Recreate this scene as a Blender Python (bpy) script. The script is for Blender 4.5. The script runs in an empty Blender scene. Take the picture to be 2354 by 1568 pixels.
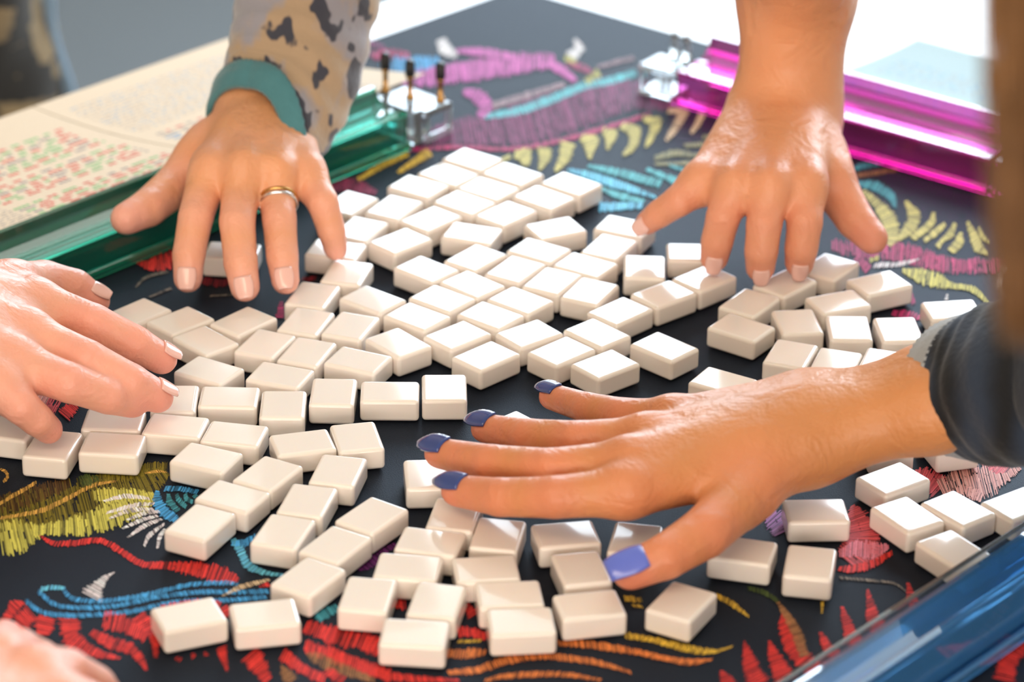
import bpy, bmesh, math, random
import numpy as np
from mathutils import Vector, Matrix
C = bpy.context.scene.collection
MM = 0.001
PI = math.pi
# ------------------------------------------------------------ camera
sc = bpy.context.scene
cd = bpy.data.cameras.new('camera'); cam = bpy.data.objects.new('camera', cd); C.objects.link(cam)
RX = Vector((.99989, .00661, .01322)).normalized(); FW = Vector((0, .89333, -.44942)).normalized()
UP = RX.cross(FW).normalized(); RX = FW.cross(UP).normalized()
cam.matrix_world = Matrix(((RX.x, UP.x, -FW.x, 0), (RX.y, UP.y, -FW.y, 0), (RX.z, UP.z, -FW.z, .76706), (0, 0, 0, 1)))
cd.sensor_width = 36; cd.lens = 36 * 7340.9 / 2354; cd.clip_start = .05; cd.clip_end = 60
cd.dof.use_dof = True; cd.dof.focus_distance = 1.605; cd.dof.aperture_fstop = 6.5
sc.camera = cam
# ------------------------------------------------------------ world, light, exposure
w = bpy.data.worlds.new('sky'); sc.world = w; w.use_nodes = True
bg = w.node_tree.nodes['Background']; bg.inputs[0].default_value = (.72, .86, 1, 1); bg.inputs[1].default_value = 3.2
def area(name, loc, look, sx, sy, power, col):
    l = bpy.data.lights.new(name, 'AREA'); l.shape = 'RECTANGLE'; l.size = sx; l.size_y = sy; l.energy = power; l.color = col
    o = bpy.data.objects.new(name, l); C.objects.link(o); o.location = loc
    o.rotation_euler = (Vector(look) - Vector(loc)).to_track_quat('-Z', 'Y').to_euler(); return o
area('window_daylight', (1.15, 4.62, 1.35), (.3, 1.5, 0), 3.1, 2.1, 128, (.74, .88, 1))
area('ceiling_lamp_light', (-.5, .1, 1.92), (0, 1.5, 0), 1.6, 1.2, 24, (1, .80, .60))
area('ceiling_lamp_light', (.3, 2.3, 1.92), (.1, 1.8, 0), 1.2, 1.2, 9, (1, .92, .84))
area('camera_side_fill', (.1, -2.2, .75), (0, 1.5, 0), 2.6, 1.1, 52, (1, .89, .80))  # added fill behind the camera, no lamp there; brightens the tile sides
sc.view_settings.view_transform = 'Standard'; sc.view_settings.look = 'None'
sc.view_settings.gamma = 1; sc.view_settings.use_curve_mapping = False; sc.view_settings.exposure = 0.4
random.seed(4); np.random.seed(4)
TILES=[(1,-199.9,1527.9,0.847),(2,-176.2,1518.7,0.799),(3,-160.8,1495.6,-0.812),(4,-142.8,1519.4,0.872),(5,-108.2,1552.3,1.306),(6,-91.2,1581.3,1.351),(7,-109.7,1519.8,1.279),(8,-85.7,1515.6,1.248),(9,-129.3,1493.1,1.194),(10,-106.9,1484.4,1.257),(11,-75.4,1547.9,-0.673),(12,-155.8,1461.7,-0.519),(13,-118.9,1457.7,-0.342),(14,-79.7,1475.9,-0.407),(15,-143.0,1432.7,-0.011),(16,-115.1,1425.5,-1.551),(17,-90.6,1440.0,1.557),(18,-170.2,1429.9,-1.550),(19,-198.5,1406.3,-0.039),(20,-167.0,1401.0,-0.147),(21,-137.0,1393.6,-0.176),(22,-196.1,1381.1,-0.083),(23,-225.5,1379.7,1.412),(24,-247.0,1399.2,1.346),(25,-61.8,1441.0,0.020),(26,-34.2,1446.2,-1.533),(28,-148.7,1368.7,-0.392),(29,-117.5,1353.8,1.072),(30,-102.6,1385.7,0.279),(31,-76.1,1392.2,-1.349),(32,-83.6,1357.8,1.388),(33,-132.7,1330.8,-0.459),(34,-145.8,1305.5,1.131),(35,-96.7,1327.9,1.359),(36,-106.1,1297.8,1.294),(37,-65.2,1314.5,0.976),(38,-81.0,1286.4,1.045),(39,-91.7,1257.0,1.026),(40,-143.0,1222.7,0.400),(41,-109.1,1224.4,0.216),(42,-63.4,1623.0,0.788),(43,-23.6,1635.0,-0.316),(44,23.6,1643.3,0.465),(45,-47.7,1586.7,-0.710),(46,-20.9,1602.4,0.928),(47,14.3,1613.3,-0.563),(48,1.2,1588.1,1.038),(49,53.4,1619.2,1.119),(50,39.9,1595.0,-0.554),(51,21.4,1574.1,1.087),(52,41.8,1561.8,1.133),(53,-22.1,1568.2,-0.751),(54,-38.1,1549.9,-0.670),(55,4.2,1549.1,-0.684),(56,-50.9,1527.8,-0.657),(57,-11.6,1530.3,-0.664),(58,-59.6,1496.4,-0.869),(59,-28.9,1506.1,0.762),(60,9.1,1509.2,0.679),(61,-13.4,1482.5,0.785),(62,26.0,1489.2,0.773),(63,48.6,1475.1,0.709),(64,45.0,1511.1,-0.811),(65,57.7,1537.9,0.799),(66,81.9,1559.7,0.713),(67,104.9,1580.7,0.764),(68,72.5,1593.9,1.538),(69,100.5,1614.0,-0.006),(71,62.9,1646.8,-0.424),(72,80.1,1496.5,-0.753),(73,108.9,1457.9,-0.537),(74,121.8,1520.5,-0.609),(75,127.9,1550.8,0.990),(76,148.8,1575.7,0.836),(77,174.9,1597.8,0.982),(78,200.8,1578.0,0.501),(79,176.1,1553.3,0.404),(80,152.2,1528.3,-1.429),(81,179.1,1521.6,-1.562),(82,205.5,1520.7,-1.488),(83,237.1,1545.7,0.165),(84,145.9,1490.3,1.234),(85,168.6,1481.4,1.268),(86,193.4,1481.9,1.262),(87,186.6,1397.4,-1.474),(88,217.5,1400.4,-1.290),(89,186.2,1357.6,0.630),(90,146.3,1325.2,0.068),(91,189.5,1322.6,-1.003),(92,214.5,1329.1,-0.908),(93,244.0,1334.7,0.629),(94,207.8,1291.0,-0.972),(95,139.6,1276.7,1.407),(96,109.0,1287.2,-0.240),(97,78.5,1240.4,1.078),(98,-39.7,1355.5,-1.484),(99,4.6,1404.7,-0.813),(100,-36.9,1290.8,-0.208),(101,-46.3,1267.3,-0.119),(102,-10.4,1266.5,0.125),(103,-63.8,1242.5,1.441),(104,-32.3,1238.3,1.406),(105,-41.4,1210.1,-0.083),(106,0.5,1244.5,0.119),(107,5.9,1221.4,0.113),(108,36.8,1236.3,0.220),(109,33.5,1268.2,-1.352),(110,26.7,1299.6,0.195),(111,-5.3,1298.3,1.413),(112,-26.1,1316.1,1.405),(113,59.1,1295.9,1.404),(114,-25.0,1739.4,-0.613),(115,-38.9,1716.6,-0.672),(116,-55.8,1698.5,-0.565),(117,-0.9,1718.6,-0.656),(118,-15.1,1696.7,-0.624),(119,-28.6,1676.6,-0.654),(120,33.2,1705.4,-0.666),(121,17.1,1685.2,-0.695),(122,-4.5,1662.1,0.870),(123,-47.2,1653.2,0.864),(124,-68.8,1668.5,1.096),(125,-94.8,1673.8,1.043),(126,-87.0,1638.1,1.154),(127,-99.0,1610.7,-0.250),(128,-156.3,1606.6,-0.096)]
HANDS={'h1': {'palm': [[(-143.7, 1693.0, 66.0, 21.0), (-164.6, 1604.0, 62.0, 11.5)], [(-142.7, 1693.0, 66.0, 21.0), (-147.8, 1597.9, 66.0, 11.5)], [(-140.2, 1693.1, 66.0, 21.0), (-131.0, 1600.7, 64.0, 11.0)], [(-137.9, 1694.8, 64.0, 20.0), (-115.7, 1613.2, 58.0, 10.5)], [(-152.3, 1666.9, 62.0, 17.0), (-174.1, 1646.0, 52.0, 14.0)]], 'arm': [[(-147.6, 1686.3, 66.0, 22.0), (-124.8, 1729.6, 120.0, 27.0)], [(-135.5, 1690.0, 66.0, 22.0), (-110.1, 1735.5, 118.0, 26.0)]], 'fingers': [[(-167.2, 1612.7, 60.0, 11.2), (-172.6, 1576.8, 46.0, 9.6), (-175.3, 1561.5, 31.0, 9.0), (-175.5, 1554.5, 20.0, 8.0)], [(-148.8, 1608.8, 62.0, 11.2), (-149.5, 1569.8, 47.0, 9.8), (-146.5, 1551.5, 31.0, 9.2), (-143.9, 1544.7, 20.0, 8.2)], [(-131.8, 1611.0, 60.0, 10.8), (-127.3, 1577.8, 45.0, 9.4), (-124.9, 1562.6, 30.0, 8.8), (-122.8, 1553.6, 20.0, 7.8)], [(-115.8, 1614.7, 56.0, 10.5), (-104.7, 1594.9, 48.0, 8.8), (-100.0, 1592.8, 32.0, 7.8), (-97.9, 1594.9, 20.0, 6.8)]], 'thumb': [(-172.8, 1658.3, 52.0, 15.0), (-189.1, 1633.4, 40.0, 12.0), (-202.0, 1606.0, 38.0, 10.5), (-212.6, 1593.4, 37.0, 9.0)]}, 'h2': {'palm': [[(143.2, 1694.3, 66.0, 21.0), (103.6, 1610.9, 56.0, 10.5)], [(150.3, 1689.7, 68.0, 21.0), (120.6, 1596.6, 60.0, 11.0)], [(157.8, 1690.0, 68.0, 21.0), (139.2, 1591.6, 62.0, 11.5)], [(163.2, 1695.1, 66.0, 20.0), (158.8, 1599.2, 60.0, 11.5)], [(165.7, 1688.5, 58.0, 18.0), (173.3, 1639.0, 50.0, 14.0)]], 'arm': [[(149.3, 1691.3, 66.0, 22.0), (153.1, 1701.0, 135.0, 27.0), (145.5, 1596.3, 260.0, 32.0)], [(162.5, 1691.8, 66.0, 22.0), (163.0, 1706.8, 133.0, 27.0), (156.3, 1603.1, 258.0, 32.0)]], 'fingers': [[(103.2, 1615.4, 54.0, 10.5), (90.5, 1603.7, 48.0, 8.8), (80.2, 1608.0, 38.0, 7.8), (74.1, 1613.7, 30.0, 6.8)], [(121.1, 1604.1, 58.0, 10.8), (114.1, 1587.0, 46.0, 9.4), (111.3, 1585.5, 32.0, 8.9), (110.3, 1586.6, 22.0, 8.0)], [(139.7, 1597.3, 60.0, 11.2), (136.1, 1579.3, 46.0, 9.8), (134.8, 1574.0, 32.0, 9.2), (135.0, 1576.8, 21.0, 8.2)], [(159.4, 1604.9, 58.0, 11.2), (158.4, 1582.9, 46.0, 9.8), (157.0, 1579.3, 32.0, 9.2), (156.7, 1581.5, 22.0, 8.2)]], 'thumb': [(172.4, 1658.8, 52.0, 15.0), (180.6, 1633.4, 42.0, 12.5), (189.6, 1617.5, 32.0, 10.8), (198.5, 1606.1, 26.0, 9.0)]}, 'h3': {'palm': [[(-295.0, 1421.0, 70.0, 22.0), (-244.2, 1458.7, 50.0, 12.0)], [(-294.1, 1416.1, 70.0, 22.0), (-242.0, 1420.2, 52.0, 12.0)], [(-293.7, 1412.9, 68.0, 21.0), (-243.5, 1393.1, 50.0, 11.5)], [(-292.9, 1407.3, 66.0, 20.0), (-247.5, 1375.3, 46.0, 10.5)], [(-289.7, 1437.6, 62.0, 18.0), (-256.4, 1474.5, 52.0, 13.0)]], 'arm': [[(-297.1, 1420.9, 70.0, 23.0), (-354.8, 1441.3, 100.0, 27.0)], [(-293.8, 1401.6, 70.0, 23.0), (-350.6, 1421.0, 100.0, 27.0)]], 'fingers': [[(-244.6, 1461.2, 50.0, 12.0), (-211.2, 1441.4, 48.0, 10.4), (-190.6, 1440.0, 38.0, 9.4), (-177.9, 1445.0, 27.0, 8.2)], [(-242.0, 1420.2, 52.0, 12.0), (-209.3, 1400.5, 48.0, 10.6), (-187.9, 1397.2, 38.0, 9.6), (-175.7, 1403.7, 27.0, 8.4)], [(-243.5, 1393.1, 50.0, 11.5), (-215.5, 1380.9, 46.0, 10.0), (-197.5, 1386.8, 36.0, 9.2), (-187.3, 1397.3, 27.0, 8.0)], [(-247.9, 1377.2, 45.0, 10.5), (-237.1, 1366.6, 40.0, 9.0), (-230.4, 1368.4, 32.0, 8.2), (-225.7, 1373.1, 24.0, 7.2)]], 'thumb': [(-258.3, 1471.9, 52.0, 14.0), (-245.6, 1505.0, 40.0, 12.0), (-230.6, 1510.1, 34.0, 10.8), (-220.6, 1509.7, 28.0, 9.0)]}, 'h4': {'palm': [[(141.2, 1356.7, 48.0, 20.0), (77.5, 1355.6, 44.0, 10.5)], [(140.2, 1344.1, 50.0, 21.0), (65.0, 1328.1, 48.0, 11.0)], [(139.5, 1335.3, 50.0, 21.0), (56.2, 1304.4, 48.0, 11.5)], [(139.3, 1330.4, 48.0, 20.0), (53.9, 1288.2, 42.0, 12.0)], [(130.5, 1320.9, 46.0, 18.0), (105.0, 1295.6, 34.0, 13.0)]], 'arm': [[(142.9, 1351.5, 48.0, 18.5), (202.2, 1352.2, 66.0, 19.0), (261.5, 1347.1, 90.0, 22.0)], [(141.3, 1329.6, 48.0, 18.5), (199.7, 1330.0, 66.0, 19.0), (258.1, 1324.6, 90.0, 22.0)]], 'fingers': [[(77.8, 1359.3, 42.0, 10.3), (55.1, 1370.6, 38.0, 8.6), (37.6, 1390.9, 31.0, 7.8), (20.3, 1419.5, 22.0, 6.8)], [(65.2, 1331.8, 46.0, 11.0), (32.3, 1333.6, 44.0, 9.4), (8.7, 1355.2, 34.0, 8.6), (-12.6, 1381.1, 24.0, 7.4)], [(56.3, 1308.0, 46.0, 11.3), (18.8, 1306.8, 43.0, 9.8), (-8.8, 1326.0, 35.0, 9.0), (-34.3, 1353.3, 25.0, 7.6)], [(53.9, 1288.2, 42.0, 11.6), (20.8, 1285.4, 40.0, 10.0), (-4.4, 1295.2, 34.0, 9.2), (-25.0, 1315.0, 26.0, 7.8)]], 'thumb': [(111.0, 1297.0, 38.0, 14.0), (89.4, 1265.0, 34.0, 12.0), (71.1, 1249.8, 30.0, 10.4), (55.3, 1245.4, 25.0, 9.0)]}, 'h5': {'palm': [[(-225.1, 1052.5, 60.0, 20.0), (-208.7, 1103.9, 62.0, 12.0)], [(-218.5, 1043.6, 60.0, 20.0), (-191.0, 1091.3, 62.0, 12.0)], [(-210.4, 1034.7, 58.0, 20.0), (-180.7, 1078.6, 58.0, 12.0)], [(-201.8, 1023.1, 58.0, 20.0), (-174.0, 1066.0, 54.0, 12.0)]], 'arm': [[(-225.3, 1043.4, 60.0, 23.0), (-228.5, 941.4, 80.0, 27.0)], [(-214.8, 1031.7, 60.0, 23.0), (-217.3, 931.2, 80.0, 27.0)]], 'fingers': [[(-208.7, 1103.9, 62.0, 12.0), (-202.0, 1117.0, 58.0, 10.4), (-196.5, 1135.7, 42.0, 9.4), (-193.5, 1149.2, 28.0, 8.2)], [(-191.0, 1091.3, 62.0, 12.0), (-180.2, 1101.8, 58.0, 10.6), (-171.2, 1116.3, 42.0, 9.6), (-167.9, 1128.1, 28.0, 8.4)], [(-180.7, 1078.6, 58.0, 12.0), (-168.8, 1080.4, 56.0, 10.2), (-160.7, 1095.3, 40.0, 9.0), (-157.1, 1105.5, 28.0, 8.0)], [(-174.0, 1066.0, 54.0, 11.0), (-164.2, 1069.0, 48.0, 9.0), (-157.1, 1077.7, 36.0, 8.0), (-152.8, 1083.4, 28.0, 7.0)]], 'thumb': [(-225.0, 1080.2, 52.0, 15.0), (-221.0, 1118.5, 44.0, 12.5), (-219.0, 1149.7, 36.0, 11.0), (-216.5, 1168.3, 32.0, 9.0)]}}
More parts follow.
